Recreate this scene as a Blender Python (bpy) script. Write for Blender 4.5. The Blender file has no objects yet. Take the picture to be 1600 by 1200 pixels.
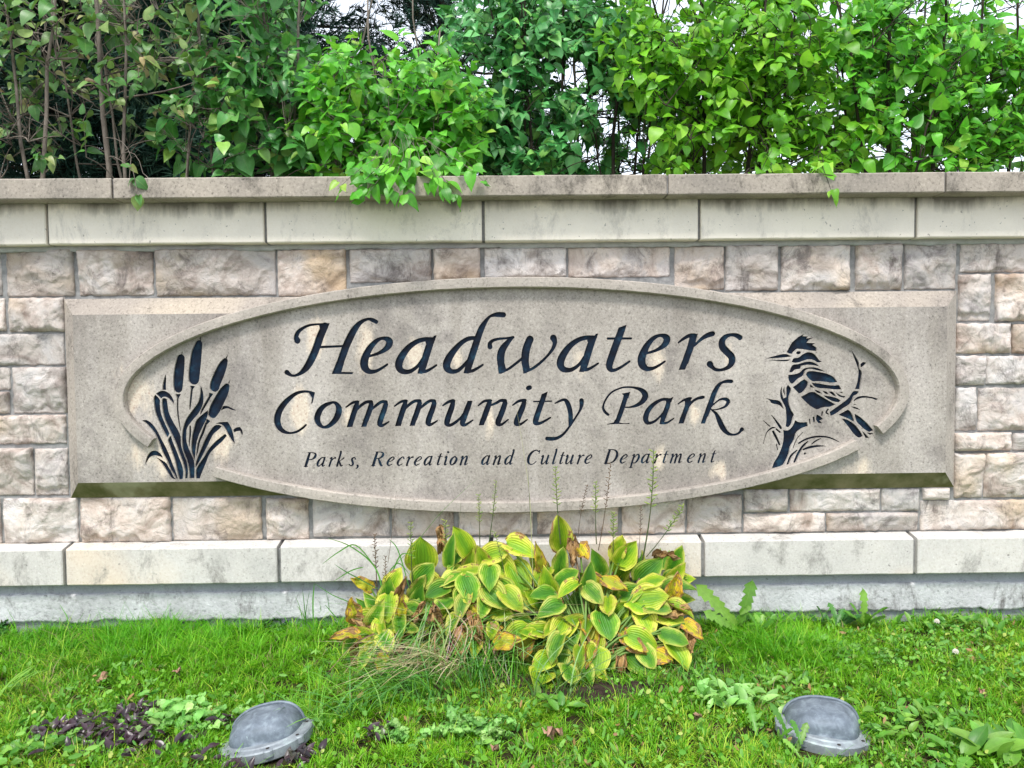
import bpy, math, random
import numpy as np
from mathutils import Vector, Matrix, Quaternion
from mathutils.geometry import delaunay_2d_cdt
random.seed(7); rng = np.random.default_rng(7)
sc = bpy.context.scene
COL = sc.collection

# ------------------------------------------------------------ camera
F = 1232.0; D = 3.52; CAMZ = 1.24; CAM = Vector((0.0, -D, CAMZ))
PITCH, YAW, ROLL = -0.04264532, -0.01163608, 0.0102057
def rotm():
    cp, sp = math.cos(PITCH), math.sin(PITCH); cy, sy = math.cos(YAW), math.sin(YAW); cr, sr = math.cos(ROLL), math.sin(ROLL)
    Ry = Matrix(((cy, -sy, 0), (sy, cy, 0), (0, 0, 1)))
    Rp = Matrix(((1, 0, 0), (0, cp, -sp), (0, sp, cp)))
    Rr = Matrix(((cr, 0, sr), (0, 1, 0), (-sr, 0, cr)))
    return Ry @ Rp @ Rr
RM = rotm()
cd = bpy.data.cameras.new('camera'); cam = bpy.data.objects.new('camera', cd); COL.objects.link(cam)
r, f_, u = RM.col[0], RM.col[1], RM.col[2]
cam.matrix_world = Matrix(((r[0], u[0], -f_[0], CAM[0]), (r[1], u[1], -f_[1], CAM[1]), (r[2], u[2], -f_[2], CAM[2]), (0, 0, 0, 1)))
cd.sensor_width = 36; cd.lens = F / 1600 * 36; cd.clip_start = 0.05; cd.clip_end = 500
sc.camera = cam

# ------------------------------------------------------------ overcast daylight
SUN_EL, SUN_AZ = math.radians(58), math.radians(196)      # light falls from above and behind the camera, a little from the left
w = bpy.data.worlds.new('World'); sc.world = w; w.use_nodes = True
nt = w.node_tree; nt.nodes.clear()
out = nt.nodes.new('ShaderNodeOutputWorld'); add = nt.nodes.new('ShaderNodeAddShader')
b1 = nt.nodes.new('ShaderNodeBackground'); b2 = nt.nodes.new('ShaderNodeBackground')
sky = nt.nodes.new('ShaderNodeTexSky'); sky.sky_type = 'NISHITA'; sky.sun_disc = False
sky.sun_elevation = SUN_EL; sky.sun_rotation = SUN_AZ
b1.inputs['Strength'].default_value = 0.05
b2.inputs['Color'].default_value = (0.96, 0.98, 1.0, 1); b2.inputs['Strength'].default_value = 0.50   # even white cloud cover
nt.links.new(sky.outputs[0], b1.inputs[0]); nt.links.new(b1.outputs[0], add.inputs[0]); nt.links.new(b2.outputs[0], add.inputs[1]); nt.links.new(add.outputs[0], out.inputs[0])
sd = bpy.data.lights.new('sun', 'SUN'); sd.energy = 1.5; sd.angle = math.radians(11); sd.color = (1.0, 0.97, 0.92)
so = bpy.data.objects.new('sun', sd); COL.objects.link(so)
sdir = Vector((math.sin(SUN_AZ) * math.cos(SUN_EL), math.cos(SUN_AZ) * math.cos(SUN_EL), math.sin(SUN_EL)))
so.rotation_euler = (-sdir).to_track_quat('-Z', 'Y').to_euler(); so.location = (-2, -6, 9)
sc.view_settings.view_transform = 'Standard'; sc.view_settings.look = 'None'; sc.view_settings.exposure = 1.25; sc.view_settings.gamma = 1
sc.view_settings.use_curve_mapping = False
sc.cycles.max_bounces = 6; sc.cycles.transparent_max_bounces = 4

# ------------------------------------------------------------ helpers
def at(px, py, Y):
    d = RM @ Vector((px - 800, F, -(py - 600))); t = (Y + D) / d[1]
    return CAM + d * t
def mesh(name, verts, faces, mat=None, smooth=False):
    m = bpy.data.meshes.new(name); m.from_pydata([tuple(v) for v in verts], [], faces)
    if smooth: m.polygons.foreach_set('use_smooth', [True] * len(m.polygons))
    if mat: m.materials.append(mat)
    m.update(); return m
def np_mesh(name, V, Fc, k, mat, smooth=False, col=None, uv=None):
    """V (n,3), Fc (m,k) index array, optional per-vertex colour and uv."""
    m = bpy.data.meshes.new(name); nf = len(Fc)
    m.vertices.add(len(V)); m.vertices.foreach_set('co', np.ascontiguousarray(V, dtype=np.float32).ravel())
    m.loops.add(nf * k); m.loops.foreach_set('vertex_index', np.ascontiguousarray(Fc, dtype=np.int32).ravel())
    m.polygons.add(nf); m.polygons.foreach_set('loop_start', np.arange(nf, dtype=np.int32) * k)
    if smooth: m.polygons.foreach_set('use_smooth', np.ones(nf, dtype=bool))
    m.update(calc_edges=True)
    if col is not None:
        a = m.color_attributes.new('tint', 'FLOAT_COLOR', 'POINT')
        c4 = np.ones((len(V), 4), dtype=np.float32); c4[:, :3] = col; a.data.foreach_set('color', c4.ravel())
    if uv is not None:
        l = m.uv_layers.new(name='UVMap'); l.data.foreach_set('uv', np.ascontiguousarray(uv[Fc.ravel()], dtype=np.float32).ravel())
    if mat: m.materials.append(mat)
    return m
def link(name, data, parent=None, kind=None, label=None, cat=None, group=None, mw=None):
    o = bpy.data.objects.new(name, data); COL.objects.link(o)
    if mw is not None: o.matrix_world = mw
    if parent is not None: o.parent = parent
    if kind: o['kind'] = kind
    if label: o['label'] = label
    if cat: o['category'] = cat
    if group: o['group'] = group
    return o
def thing(name, label, cat, loc=(0, 0, 0), group=None):
    o = bpy.data.objects.new(name, None); o.empty_display_size = 0.05; COL.objects.link(o); o.location = loc
    o['label'] = label; o['category'] = cat
    if group: o['group'] = group
    return o
def child(name, data, root, mw=None, kind=None, label=None):
    """world-space mesh (or matrix) parented to an unrotated root"""
    o = bpy.data.objects.new(name, data); COL.objects.link(o); o.parent = root
    base = Matrix.Translation(-Vector(root.location)) if root.parent is None else Matrix.Identity(4)
    o.matrix_local = base @ (mw if mw is not None else Matrix.Identity(4))
    if kind: o['kind'] = kind
    if label: o['label'] = label
    return o
def nz(x, y, z=0.0, s=1.0):
    from mathutils import noise
    return noise.noise(Vector((x * s, y * s, z * s)))
def tube(pts, rad, seg=6):
    """verts, faces for a tapered tube along pts"""
    V = []; Fc = []; n = len(pts)
    pts = [Vector(p) for p in pts]
    ref = Vector((0.31, 0.87, 0.2)).normalized()
    for i, p in enumerate(pts):
        t = (pts[min(i + 1, n - 1)] - pts[max(i - 1, 0)]).normalized()
        a = t.cross(ref)
        if a.length < 1e-3: a = t.cross(Vector((1, 0, 0)))
        a.normalize(); b = t.cross(a)
        for k in range(seg):
            th = 2 * math.pi * k / seg
            V.append(p + (a * math.cos(th) + b * math.sin(th)) * rad[i])
    for i in range(n - 1):
        for k in range(seg):
            k2 = (k + 1) % seg
            Fc.append((i * seg + k, i * seg + k2, (i + 1) * seg + k2, (i + 1) * seg + k))
    V.append(pts[-1]); e = len(V) - 1
    for k in range(seg): Fc.append(((n - 1) * seg + k, (n - 1) * seg + (k + 1) % seg, e))
    return V, Fc
class MB:
    def __init__(s): s.V = []; s.F = []
    def add(s, V, Fc):
        o = len(s.V); s.V += list(V); s.F += [tuple(i + o for i in f) for f in Fc]
    def mesh(s, name, mat, smooth=False): return mesh(name, s.V, s.F, mat, smooth)
def catmull(P, sub=6):
    P = np.array(P, float); n = len(P)
    if n < 3:
        t = np.linspace(0, 1, sub + 1)[:, None]; return P[0] * (1 - t) + P[1] * t
    out = []
    for i in range(n - 1):
        p0 = P[max(i - 1, 0)]; p1 = P[i]; p2 = P[i + 1]; p3 = P[min(i + 2, n - 1)]
        for k in range(sub):
            t = k / sub
            out.append(0.5 * ((2 * p1) + (-p0 + p2) * t + (2 * p0 - 5 * p1 + 4 * p2 - p3) * t * t + (-p0 + 3 * p1 - 3 * p2 + p3) * t ** 3))
    out.append(P[-1]); return np.array(out)

# ------------------------------------------------------------ materials
class NT:
    def __init__(s, name):
        s.m = bpy.data.materials.new(name); s.m.use_nodes = True; s.t = s.m.node_tree
        s.b = s.t.nodes['Principled BSDF']; s.o = s.t.nodes['Material Output']
    def n(s, typ, **kw):
        nd = s.t.nodes.new(typ)
        for k, v in kw.items():
            if k.startswith('i_'): nd.inputs[k[2:].replace('_', ' ')].default_value = v
            else: setattr(nd, k, v)
        return nd
    def l(s, a, b): s.t.links.new(a, b)
    def pos(s, scale=(1, 1, 1), objrand=False):
        g = s.n('ShaderNodeNewGeometry'); mp = s.n('ShaderNodeMapping'); mp.inputs['Scale'].default_value = scale
        s.l(g.outputs['Position'], mp.inputs['Vector'])
        if objrand:
            oi = s.n('ShaderNodeObjectInfo'); mu = s.n('ShaderNodeMath', operation='MULTIPLY'); mu.inputs[1].default_value = 37.0
            s.l(oi.outputs['Random'], mu.inputs[0]); s.l(mu.outputs[0], mp.inputs['Location'])
        return mp.outputs[0]
    def noise(s, vec, scale, detail=4, rough=.55, dist=0.0):
        n = s.n('ShaderNodeTexNoise'); n.inputs['Scale'].default_value = scale; n.inputs['Detail'].default_value = detail
        n.inputs['Roughness'].default_value = rough; n.inputs['Distortion'].default_value = dist
        if vec is not None: s.l(vec, n.inputs['Vector'])
        return n.outputs['Fac']
    def ramp(s, fac, stops):
        r = s.n('ShaderNodeValToRGB'); e = r.color_ramp.elements
        while len(e) > 1: e.remove(e[-1])
        e[0].position = stops[0][0]; c = stops[0][1]; e[0].color = (*c, 1) if isinstance(c, tuple) else (c, c, c, 1)
        for p, c in stops[1:]:
            x = e.new(p); x.color = (*c, 1) if isinstance(c, tuple) else (c, c, c, 1)
        s.l(fac, r.inputs[0]); return r.outputs[0]
    def mix(s, fac, a, b, mode='MIX'):
        m = s.n('ShaderNodeMix', data_type='RGBA', blend_type=mode)
        for sock, v in ((m.inputs[0], fac), (m.inputs[6], a), (m.inputs[7], b)):
            if isinstance(v, (int, float)): sock.default_value = v
            elif isinstance(v, tuple): sock.default_value = (*v, 1)
            else: s.l(v, sock)
        return m.outputs[2]
    def math(s, op, a, b=None, clamp=False):
        m = s.n('ShaderNodeMath', operation=op); m.use_clamp = clamp
        for i, v in enumerate((a, b)):
            if v is None: continue
            if isinstance(v, (int, float)): m.inputs[i].default_value = v
            else: s.l(v, m.inputs[i])
        return m.outputs[0]
    def bump(s, h, strength, dist, prev=None):
        b = s.n('ShaderNodeBump'); b.inputs['Strength'].default_value = strength; b.inputs['Distance'].default_value = dist
        s.l(h, b.inputs['Height'])
        if prev is not None: s.l(prev, b.inputs['Normal'])
        return b.outputs[0]
    def done(s, color, rough=.9, normal=None, spec=.3):
        if isinstance(color, tuple): s.b.inputs['Base Color'].default_value = (*color, 1)
        else: s.l(color, s.b.inputs['Base Color'])
        if isinstance(rough, (int, float)): s.b.inputs['Roughness'].default_value = rough
        else: s.l(rough, s.b.inputs['Roughness'])
        s.b.inputs['Specular IOR Level'].default_value = spec
        if normal is not None: s.l(normal, s.b.inputs['Normal'])
        return s.m

def concrete(name, a, b, dark, stain=0.5, speck=0.5, grain=160, topstain=None, bumpd=.0015, warm=None):
    """cast stone: two tones, fine speckle, soot-like stains; topstain=(z, height, colour) dirt creeping down from an edge"""
    s = NT(name); p = s.pos(objrand=False); pr = s.pos(objrand=True)
    c = s.mix(s.ramp(s.noise(pr, 3.2, 5, .6), [(.35, 0.0), (.68, 1.0)]), a, b)
    if warm: c = s.mix(s.ramp(s.noise(pr, 1.4, 2, .5), [(.56, 0.0), (.72, 0.8)]), c, warm)
    pst = s.pos((1, 1, .55), objrand=True); st = s.math('MULTIPLY', s.ramp(s.noise(pst, 6, 12, .80, .3), [(.52, 0.0), (.66, 1.0)]), stain)
    c = s.mix(st, c, dark)
    fn = s.noise(p, grain, 3, .7)
    c = s.mix(speck, c, s.ramp(fn, [(.28, .26), (.45, .5), (.58, .52), (.76, .74)]), 'OVERLAY')
    pit = s.ramp(s.noise(p, grain * .45, 2, .6), [(.26, 1.0), (.31, 0.0)])
    c = s.mix(s.math('MULTIPLY', pit, .55), c, tuple(x * .35 for x in dark))
    if topstain:
        z0, h, tc, amt = topstain
        sep = s.n('ShaderNodeSeparateXYZ'); s.l(p, sep.inputs[0])
        pv = s.pos((1, 1, .22))
        t = s.math('DIVIDE', s.math('SUBTRACT', z0, sep.outputs[2]), h)          # 0 at the edge, 1 at h below
        t = s.math('ADD', t, s.math('MULTIPLY', s.math('SUBTRACT', s.noise(pv, 5.5, 6, .65), .5), 2.6))
        c = s.mix(s.math('MULTIPLY', s.ramp(t, [(.05, 1.0), (.75, 0.0)]), amt), c, tc)
    n = s.bump(fn, .5, bumpd); n = s.bump(s.noise(p, 22, 5, .6), .35, .004, n)
    n = s.bump(pit, -.5, .002, n) if False else n
    return s.done(c, .92, n, .2)

M = {}
M['cap'] = concrete('weathered_cap_stone', (.40, .35, .29), (.27, .24, .205), (.09, .08, .065), .9, 1.3 if False else 1.0, 80)
M['band'] = concrete('cream_smooth_stone', (.84, .775, .665), (.72, .665, .575), (.34, .315, .285), .55, .3, 120, (1.902, .085, (.16, .145, .125), .9))
M['base'] = concrete('grey_white_base_stone', (.62, .585, .54), (.49, .47, .44), (.25, .235, .215), .95, .6, 110, None, .0015, (.74, .58, .42))
M['foot'] = concrete('parged_footing', (.60, .60, .605), (.38, .375, .38), (.13, .12, .115), 1.0, .8, 55, None, .010)
M['foot2'] = concrete('raw_footing', (.36, .37, .40), (.28, .29, .31), (.15, .14, .13), .6, .5, 110, None, .003)

def rockmat():
    s = NT('rock_faced_limestone'); p = s.pos(); pr = s.pos(objrand=True)
    oi = s.n('ShaderNodeObjectInfo')
    c = s.ramp(s.noise(pr, 4.2, 7, .66, .9), [(.30, (.30, .22, .18)), (.40, (.50, .41, .355)), (.49, (.69, .60, .535)), (.58, (.68, .62, .58)), (.66, (.50, .445, .425)), (.76, (.33, .29, .28))])
    c = s.mix(s.ramp(s.noise(pr, 2.5, 3, .5), [(.55, 0.0), (.68, .7)]), c, (.60, .45, .30))
    c = s.mix(s.math('MULTIPLY', s.ramp(s.noise(s.pos((1, 1, .7), objrand=True), 8, 12, .80, .6), [(.51, 0.0), (.64, 1.0)]), .82), c, (.16, .13, .12))
    g = s.math('MULTIPLY', s.math('SUBTRACT', oi.outputs['Random'], .5), .36)
    hs = s.n('ShaderNodeHueSaturation'); s.l(s.math('ADD', .65, s.math('MULTIPLY', s.math('FRACT', s.math('MULTIPLY', oi.outputs['Random'], 7.7)), .55)), hs.inputs['Saturation'])
    s.l(s.math('ADD', .90, g), hs.inputs['Value']); s.l(c, hs.inputs['Color']); c = hs.outputs[0]
    fn = s.noise(p, 130, 3, .7)
    c = s.mix(.35, c, s.ramp(fn, [(.3, .42), (.7, .58)]), 'OVERLAY')
    n = s.bump(s.noise(p, 9, 10, .66, 1.6), .75, .024); n = s.bump(s.noise(p, 50, 7, .75), .8, .005, n)
    return s.done(c, .93, n, .2)
M['rock'] = rockmat()
s = NT('grey_mortar'); p = s.pos(); M['mortar'] = s.done(s.ramp(s.noise(p, 30, 6, .7), [(.3, (.17, .17, .17)), (.7, (.35, .345, .335))]), .95, s.bump(s.noise(p, 70, 4, .7), .6, .004), .1)
s = NT('pale_mortar'); p = s.pos(); M['mortar2'] = s.done(s.ramp(s.noise(p, 20, 6, .7), [(.3, (.34, .345, .345)), (.7, (.52, .525, .52))]), .95, s.bump(s.noise(p, 70, 4, .7), .6, .003), .1)

def panelmat(blobs):
    s = NT('cast_stone_panel'); p = s.pos(); pv = s.pos((1, 1, .16))
    c = s.mix(s.ramp(s.noise(p, 2.3, 5, .6), [(.35, 0.0), (.66, 1.0)]), (.275, .245, .215), (.42, .38, .338))
    c = s.mix(s.ramp(s.noise(pv, 6.5, 4, .6), [(.48, 0.0), (.74, .6)]), c, (.52, .475, .44))
    c = s.mix(s.ramp(s.noise(pv, 4.1, 6, .62), [(.53, 0.0), (.76, .5)]), c, (.20, .18, .165))
    c = s.mix(s.math('MULTIPLY', s.ramp(s.noise(s.pos((1, 1, .8)), 3.0, 9, .72, .4), [(.52, 0.0), (.64, 1.0)]), .55), c, (.17, .15, .14))
    wob = s.noise(s.pos((1, 1, .35)), 13, 6, .68)
    acc = None
    for (q, rx, rz) in blobs:                                            # pale lime bloom washed out of the letters
        vm = s.n('ShaderNodeVectorMath', operation='SUBTRACT'); s.l(p, vm.inputs[0]); vm.inputs[1].default_value = q
        v2 = s.n('ShaderNodeVectorMath', operation='MULTIPLY'); s.l(vm.outputs[0], v2.inputs[0]); v2.inputs[1].default_value = (1 / rx, 0, 1 / rz)
        ln = s.n('ShaderNodeVectorMath', operation='LENGTH'); s.l(v2.outputs[0], ln.inputs[0])
        t = s.math('ADD', ln.outputs['Value'], s.math('MULTIPLY', s.math('SUBTRACT', wob, .5), 3.4))
        acc = t if acc is None else s.math('MINIMUM', acc, t)
    c = s.mix(s.math('MULTIPLY', s.ramp(acc, [(.35, 1.0), (1.15, 0.0)]), .75), c, (.68, .57, .45))
    fn = s.noise(p, 105, 4, .8)
    c = s.mix(1.0, c, s.ramp(fn, [(.30, .18), (.44, .48), (.58, .54), (.74, .82)]), 'OVERLAY')
    c = s.mix(s.math('MULTIPLY', s.ramp(s.noise(p, 75, 2, .6), [(.26, 1.0), (.32, 0.0)]), .5), c, (.12, .11, .10))
    n = s.bump(fn, .5, .0018); n = s.bump(s.noise(p, 18, 5, .6), .3, .004, n)
    return s.done(c, .93, n, .2)
bl = []
for (x, y, a, b) in [(212, 610, 26, 45), (245, 715, 34, 30), (352, 690, 20, 36), (492, 525, 16, 34), (570, 540, 12, 40), (645, 555, 14, 26), (470, 640, 18, 34), (545, 650, 9, 20), (715, 560, 12, 22),
                     (905, 560, 13, 28), (1025, 570, 12, 34), (1030, 720, 10, 24), (1140, 560, 7, 22), (1085, 650, 9, 16), (1345, 735, 22, 26), (765, 660, 9, 30), (1120, 735, 16, 18)]:
    q = at(x, y, -.07); bl.append((tuple(q), a / 340, b / 340))
M['panel'] = panelmat(bl)
M['ring'] = concrete('ring_stone', (.44, .39, .34), (.33, .295, .26), (.14, .125, .11), .8, 1.0, 95)
s = NT('mossy_stone'); p = s.pos()
c = s.mix(s.ramp(s.noise(p, 5, 6, .65), [(.40, 0.0), (.62, 1.0)]), (.10, .105, .035), (.23, .205, .11))
c = s.mix(s.ramp(s.noise(s.pos((1, 1, .6)), 3.3, 4, .6), [(.60, 0.0), (.68, .8)]), c, (.36, .35, .22))
M['moss'] = s.done(c, .95, s.bump(s.noise(p, 90, 4, .7), .5, .003), .15)
s = NT('navy_painted_recess'); p = s.pos(); pv = s.pos((1, 1, .5))
c = s.ramp(s.noise(p, 16, 5, .6), [(.38, (.001, .0025, .009)), (.56, (.002, .012, .030)), (.70, (.012, .05, .085))])  # navy to teal paint tones, teal patches strengthened to imitate highlights
c = s.mix(s.ramp(s.noise(p, 38, 4, .7), [(.73, 0.0), (.78, .8)]), c, (.35, .36, .36))
M['navy'] = s.done(c, .6, s.bump(s.noise(p, 120, 3, .6), .3, .0015), .22)

def leafmat(name, stops, trans, tint_attr=False, rough=.42, veins=True, spec=.5, transcol=(.25, .5, .04), val=(.75, 1.25)):
    """broad leaf: tone by object, darker fold along the midrib, light passing through"""
    s = NT(name)
    if tint_attr:
        a = s.n('ShaderNodeAttribute'); a.attribute_name = 'tint'; sp = s.n('ShaderNodeSeparateColor'); s.l(a.outputs['Color'], sp.inputs[0]); rnd = sp.outputs[0]; rnd2 = sp.outputs[1]
    else:
        oi = s.n('ShaderNodeObjectInfo'); rnd = oi.outputs['Random']; rnd2 = s.math('FRACT', s.math('MULTIPLY', rnd, 17.3))
    c = s.ramp(rnd, stops)
    if veins:
        uv = s.n('ShaderNodeUVMap'); sx = s.n('ShaderNodeSeparateXYZ'); s.l(uv.outputs[0], sx.inputs[0])
        du = s.math('ABSOLUTE', s.math('SUBTRACT', sx.outputs[0], .5))
        mid = s.ramp(du, [(0.0, 1.0), (.05, 0.0)])
        c = s.mix(s.math('MULTIPLY', mid, .45), c, s.mix(.5, c, (.35, .45, .15)))
        # side veins run forward from the midrib
        ph = s.math('SINE', s.math('MULTIPLY', s.math('SUBTRACT', sx.outputs[1], s.math('MULTIPLY', du, 1.1)), 46))
        c = s.mix(s.math('MULTIPLY', s.ramp(ph, [(.86, 0.0), (1.0, 1.0)]), .22), c, (.25, .36, .10))
    nn = s.noise(s.pos(), 45, 3, .6)
    c = s.mix(.6, c, s.ramp(nn, [(.3, .38), (.7, .66)]), 'OVERLAY')
    hs = s.n('ShaderNodeHueSaturation')
    s.l(s.math('ADD', val[0], s.math('MULTIPLY', rnd2, val[1] - val[0])), hs.inputs['Value']); s.l(c, hs.inputs['Color']); c = hs.outputs[0]
    s.done(c, rough, s.bump(nn, .25, .002), spec)
    tr = s.n('ShaderNodeBsdfTranslucent'); s.l(s.mix(.5, c, transcol, 'MIX'), tr.inputs[0])
    mx = s.n('ShaderNodeMixShader'); mx.inputs[0].default_value = trans
    s.l(s.b.outputs[0], mx.inputs[1]); s.l(tr.outputs[0], mx.inputs[2]); s.l(mx.outputs[0], s.o.inputs[0])
    return s.m
def bark(name, a, b):
    s = NT(name); p = s.pos((1, 1, .35)); return s.done(s.ramp(s.noise(p, 40, 5, .7), [(.3, a), (.7, b)]), .9, s.bump(s.noise(p, 90, 4, .7), .7, .004), .15)
M['bark'] = bark('grey_brown_bark', (.09, .075, .06), (.24, .205, .17)); M['bark_dark'] = bark('dark_bark', (.02, .017, .013), (.075, .06, .045))

# ============================================================ THE GROUND
def ground_h(x, y):
    return 0.012 * math.sin(2.1 * x + 1) * math.sin(3.3 * y) + 0.008 * math.sin(7 * x + 2 * y) + (-.006 if y < -1.5 else 0)
def gh_np(x, y): return 0.012 * np.sin(2.1 * x + 1) * np.sin(3.3 * y) + 0.008 * np.sin(7 * x + 2 * y)
s = NT('lawn_soil'); p = s.pos()
c = s.ramp(s.noise(p, 14, 6, .7), [(.35, (.020, .014, .009)), (.50, (.040, .034, .014)), (.66, (.045, .07, .018))])
far = s.ramp(s.noise(p, 3, 6, .6), [(.35, (.15, .14, .125)), (.65, (.24, .225, .20))])   # unseen far ground, grey made up to keep the bounce light neutral
sep = s.n('ShaderNodeVectorMath', operation='LENGTH'); s.l(p, sep.inputs[0])
c = s.mix(s.ramp(s.math('DIVIDE', sep.outputs['Value'], 10), [(.30, 0.0), (.36, 1.0)]), c, far)
M['soil'] = s.done(c, .97, s.bump(s.noise(p, 60, 5, .7), .8, .01), .1)
xs = sorted(set([-200, -60, -20, -8] + [round(-4 + .1 * i, 3) for i in range(81)] + [8, 20, 60, 200]))
ys = sorted(set([-200, -60, -20, -8] + [round(-4 + .1 * i, 3) for i in range(71)] + [8, 20, 60, 200]))
V = [(x, y, (gh_np(x, y) if abs(x) < 4 and -4 < y < 3 else 0) - .003) for y in ys for x in xs]
Fc = [(j * len(xs) + i, j * len(xs) + i + 1, (j + 1) * len(xs) + i + 1, (j + 1) * len(xs) + i) for j in range(len(ys) - 1) for i in range(len(xs) - 1)]
link('ground', mesh('ground', V, Fc, M['soil'], True), kind='structure')

# ============================================================ THE WALL
wall = thing('stone_wall', 'limestone wall of rock-faced blocks and smooth coping, carrying the carved park sign', 'wall', (0, 0, 0))
XL, XR = -3.9, 4.1
def zat(pxl, pyl, Y): return at(pxl, pyl, Y)[2]
YC, YB, YS, YK = -.19, -.085, -.035, -.085          # front planes: cap, smooth band, rock stones, base course
def zline(yl, yr, Y): return (at(0, yl, Y)[2] + at(1600, yr, Y)[2]) / 2
Z_CT, Z_CB = zline(280.5, 266.5, YC), zline(313, 298, YC)
Z_BT, Z_BB = zline(315, 303, YB), zline(381, 372, YB)
Z_KT, Z_KB = zline(862, 839, YK), zline(917.5, 894.5, YK)
Z_KT2 = zline(852.5, 829.5, YS)
def bevel_box(x0, x1, y0, y1, z0, z1, b=.006, topch=None, res=.05, wob=.0015):
    """block with arrised edges: front face grid slightly uneven; y0 front (smaller), y1 back; topch=(run back, rise) chamfer"""
    nx = max(2, int((x1 - x0) / res)); prof = []
    # profile round the section (y,z): back-bottom -> front-bottom -> front-top -> back-top
    prof = [(y1, z0), (y0 + b, z0), (y0, z0 + b), (y0, (z0 + z1) / 2)]
    if topch: prof += [(y0, z1 - .002), (y0 + .004, z1 + .002), (y0 + topch[0], z1 + topch[1]), (y1, z1 + topch[1])]
    else: prof += [(y0, z1 - b), (y0 + b, z1), (y1, z1)]
    V = []; Fc = []; k = len(prof)
    xsn = [x0, x0 + b] + [x0 + b + (x1 - x0 - 2 * b) * i / nx for i in range(1, nx)] + [x1 - b, x1]
    for i, x in enumerate(xsn):
        e = b * .8 if i in (0, len(xsn) - 1) else 0
        for (yy, zz) in prof:
            y_ = yy + (e if yy < y1 - .01 else 0); z_ = zz
            if yy <= y0 + b + .005: y_ += wob * nz(x * 9, zz * 9, 3.1); z_ += wob * 1.3 * nz(x * 13, yy * 9, 8)
            V.append((x, y_, z_))
    for i in range(len(xsn) - 1):
        for j in range(k - 1):
            a = i * k + j; Fc.append((a, a + k, a + k + 1, a + 1))
        Fc.append((i * k + k - 1, i * k + k * 2 - 1, i * k + k, i * k))
    Fc.append(tuple(range(k))); Fc.append(tuple((len(xsn) - 1) * k + j for j in reversed(range(k))))
    return V, Fc
def course(joints, pxy, Y, name, m, y1, z0, z1, gap, topch=None, b=.005):
    xj = [at(x, pxy, Y)[0] for x in joints]; step = (xj[-1] - xj[0]) / (len(xj) - 1)
    while xj[0] > XL: xj.insert(0, xj[0] - step)
    while xj[-1] < XR: xj.append(xj[-1] + step)
    for a, c in zip(xj[:-1], xj[1:]):
        dz = random.uniform(-.0012, .0012); dy = random.uniform(-.002, .002)
        V, Fc = bevel_box(a + gap / 2, c - gap / 2, Y + dy, y1, z0 + dz, z1 + dz, b, topch)
        child(name, mesh(name, V, Fc, m), wall)
    return xj
course([175, 610, 1043.5, 1478], 290, YC, 'capstone', M['cap'], .42, Z_CB, Z_CT, .009, b=.004)
course([73, 414, 755, 1093, 1432], 345, YB, 'smooth_block', M['band'], .36, Z_BB, Z_BT, .013)
course([100, 435.5, 768, 1099, 1431], 880, YK, 'base_block', M['base'], .36, Z_KB, Z_KT, .017, topch=(YS - YK + .02, Z_KT2 - Z_KT))
# core and mortar that the stones sit in
def box(x0, x1, y0, y1, z0, z1):
    V = [(x, y, z) for x in (x0, x1) for y in (y0, y1) for z in (z0, z1)]
    return V, [(0, 1, 3, 2), (4, 6, 7, 5), (0, 4, 5, 1), (2, 3, 7, 6), (0, 2, 6, 4), (1, 5, 7, 3)]
def rough_sheet(x0, x1, z0, z1, Y, depth, amp, fr, res=.03, edge_lo=0, edge_hi=0, seed=0):
    nx, nzz = max(2, int((x1 - x0) / res)), max(2, int((z1 - z0) / res)); V = []; Fc = []
    for j in range(nzz + 1):
        for i in range(nx + 1):
            x = x0 + (x1 - x0) * i / nx; t = j / nzz
            lo = z0 + edge_lo * (nz(x * 6, seed, 1) + .6 * nz(x * 25, seed, 2) + .35 * nz(x * 70, seed, 2)); hi = z1 + edge_hi * (nz(x * 5, seed, 5) + .6 * nz(x * 22, seed, 6) + .35 * nz(x * 70, seed, 8))
            z = lo + (hi - lo) * t
            V.append((x, Y + amp * nz(x * fr, z * fr, seed), z))
    n1 = nx + 1
    for j in range(nzz):
        for i in range(nx): a = j * n1 + i; Fc.append((a, a + 1, a + n1 + 1, a + n1))
    top = len(V) - n1
    for row, flip in ((0, False), (top, True)):
        o = len(V); V += [(V[row + i][0], Y + depth, V[row + i][2]) for i in range(n1)]
        for i in range(nx):
            q = (row + i, o + i, o + i + 1, row + i + 1); Fc.append(q[::-1] if flip else q)
    return V, Fc
mb = MB(); mb.add(*box(XL, XR, .02, .34, -.2, Z_BT - .01)); child('wall_core', mb.mesh('wall_core', M['foot2']), wall)
V, Fc = rough_sheet(XL, XR, Z_KT2 - .004, Z_BB + .012, -.004, .02, .006, 14, seed=3); child('mortar_bed', mesh('mortar_bed', V, Fc, M['mortar'], True), wall)
V, Fc = rough_sheet(XL, XR, Z_BB - .022, Z_BB + .006, -.026, .03, .006, 18, res=.012, edge_lo=.008, seed=9); child('mortar_bed', mesh('mortar_strip', V, Fc, M['mortar2'], True), wall)
mb = MB(); mb.add(*box(XL, XR, -.062, .02, Z_KB + .004, Z_KT - .012)); mb.add(*box(XL, XR, -.066, .02, Z_BB + .005, Z_BT + .004)); mb.add(*box(XL, XR, -.175, .30, Z_CB + .005, Z_CT - .004))
child('joint_mortar', mb.mesh('joint_mortar', M['mortar']), wall)
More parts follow.
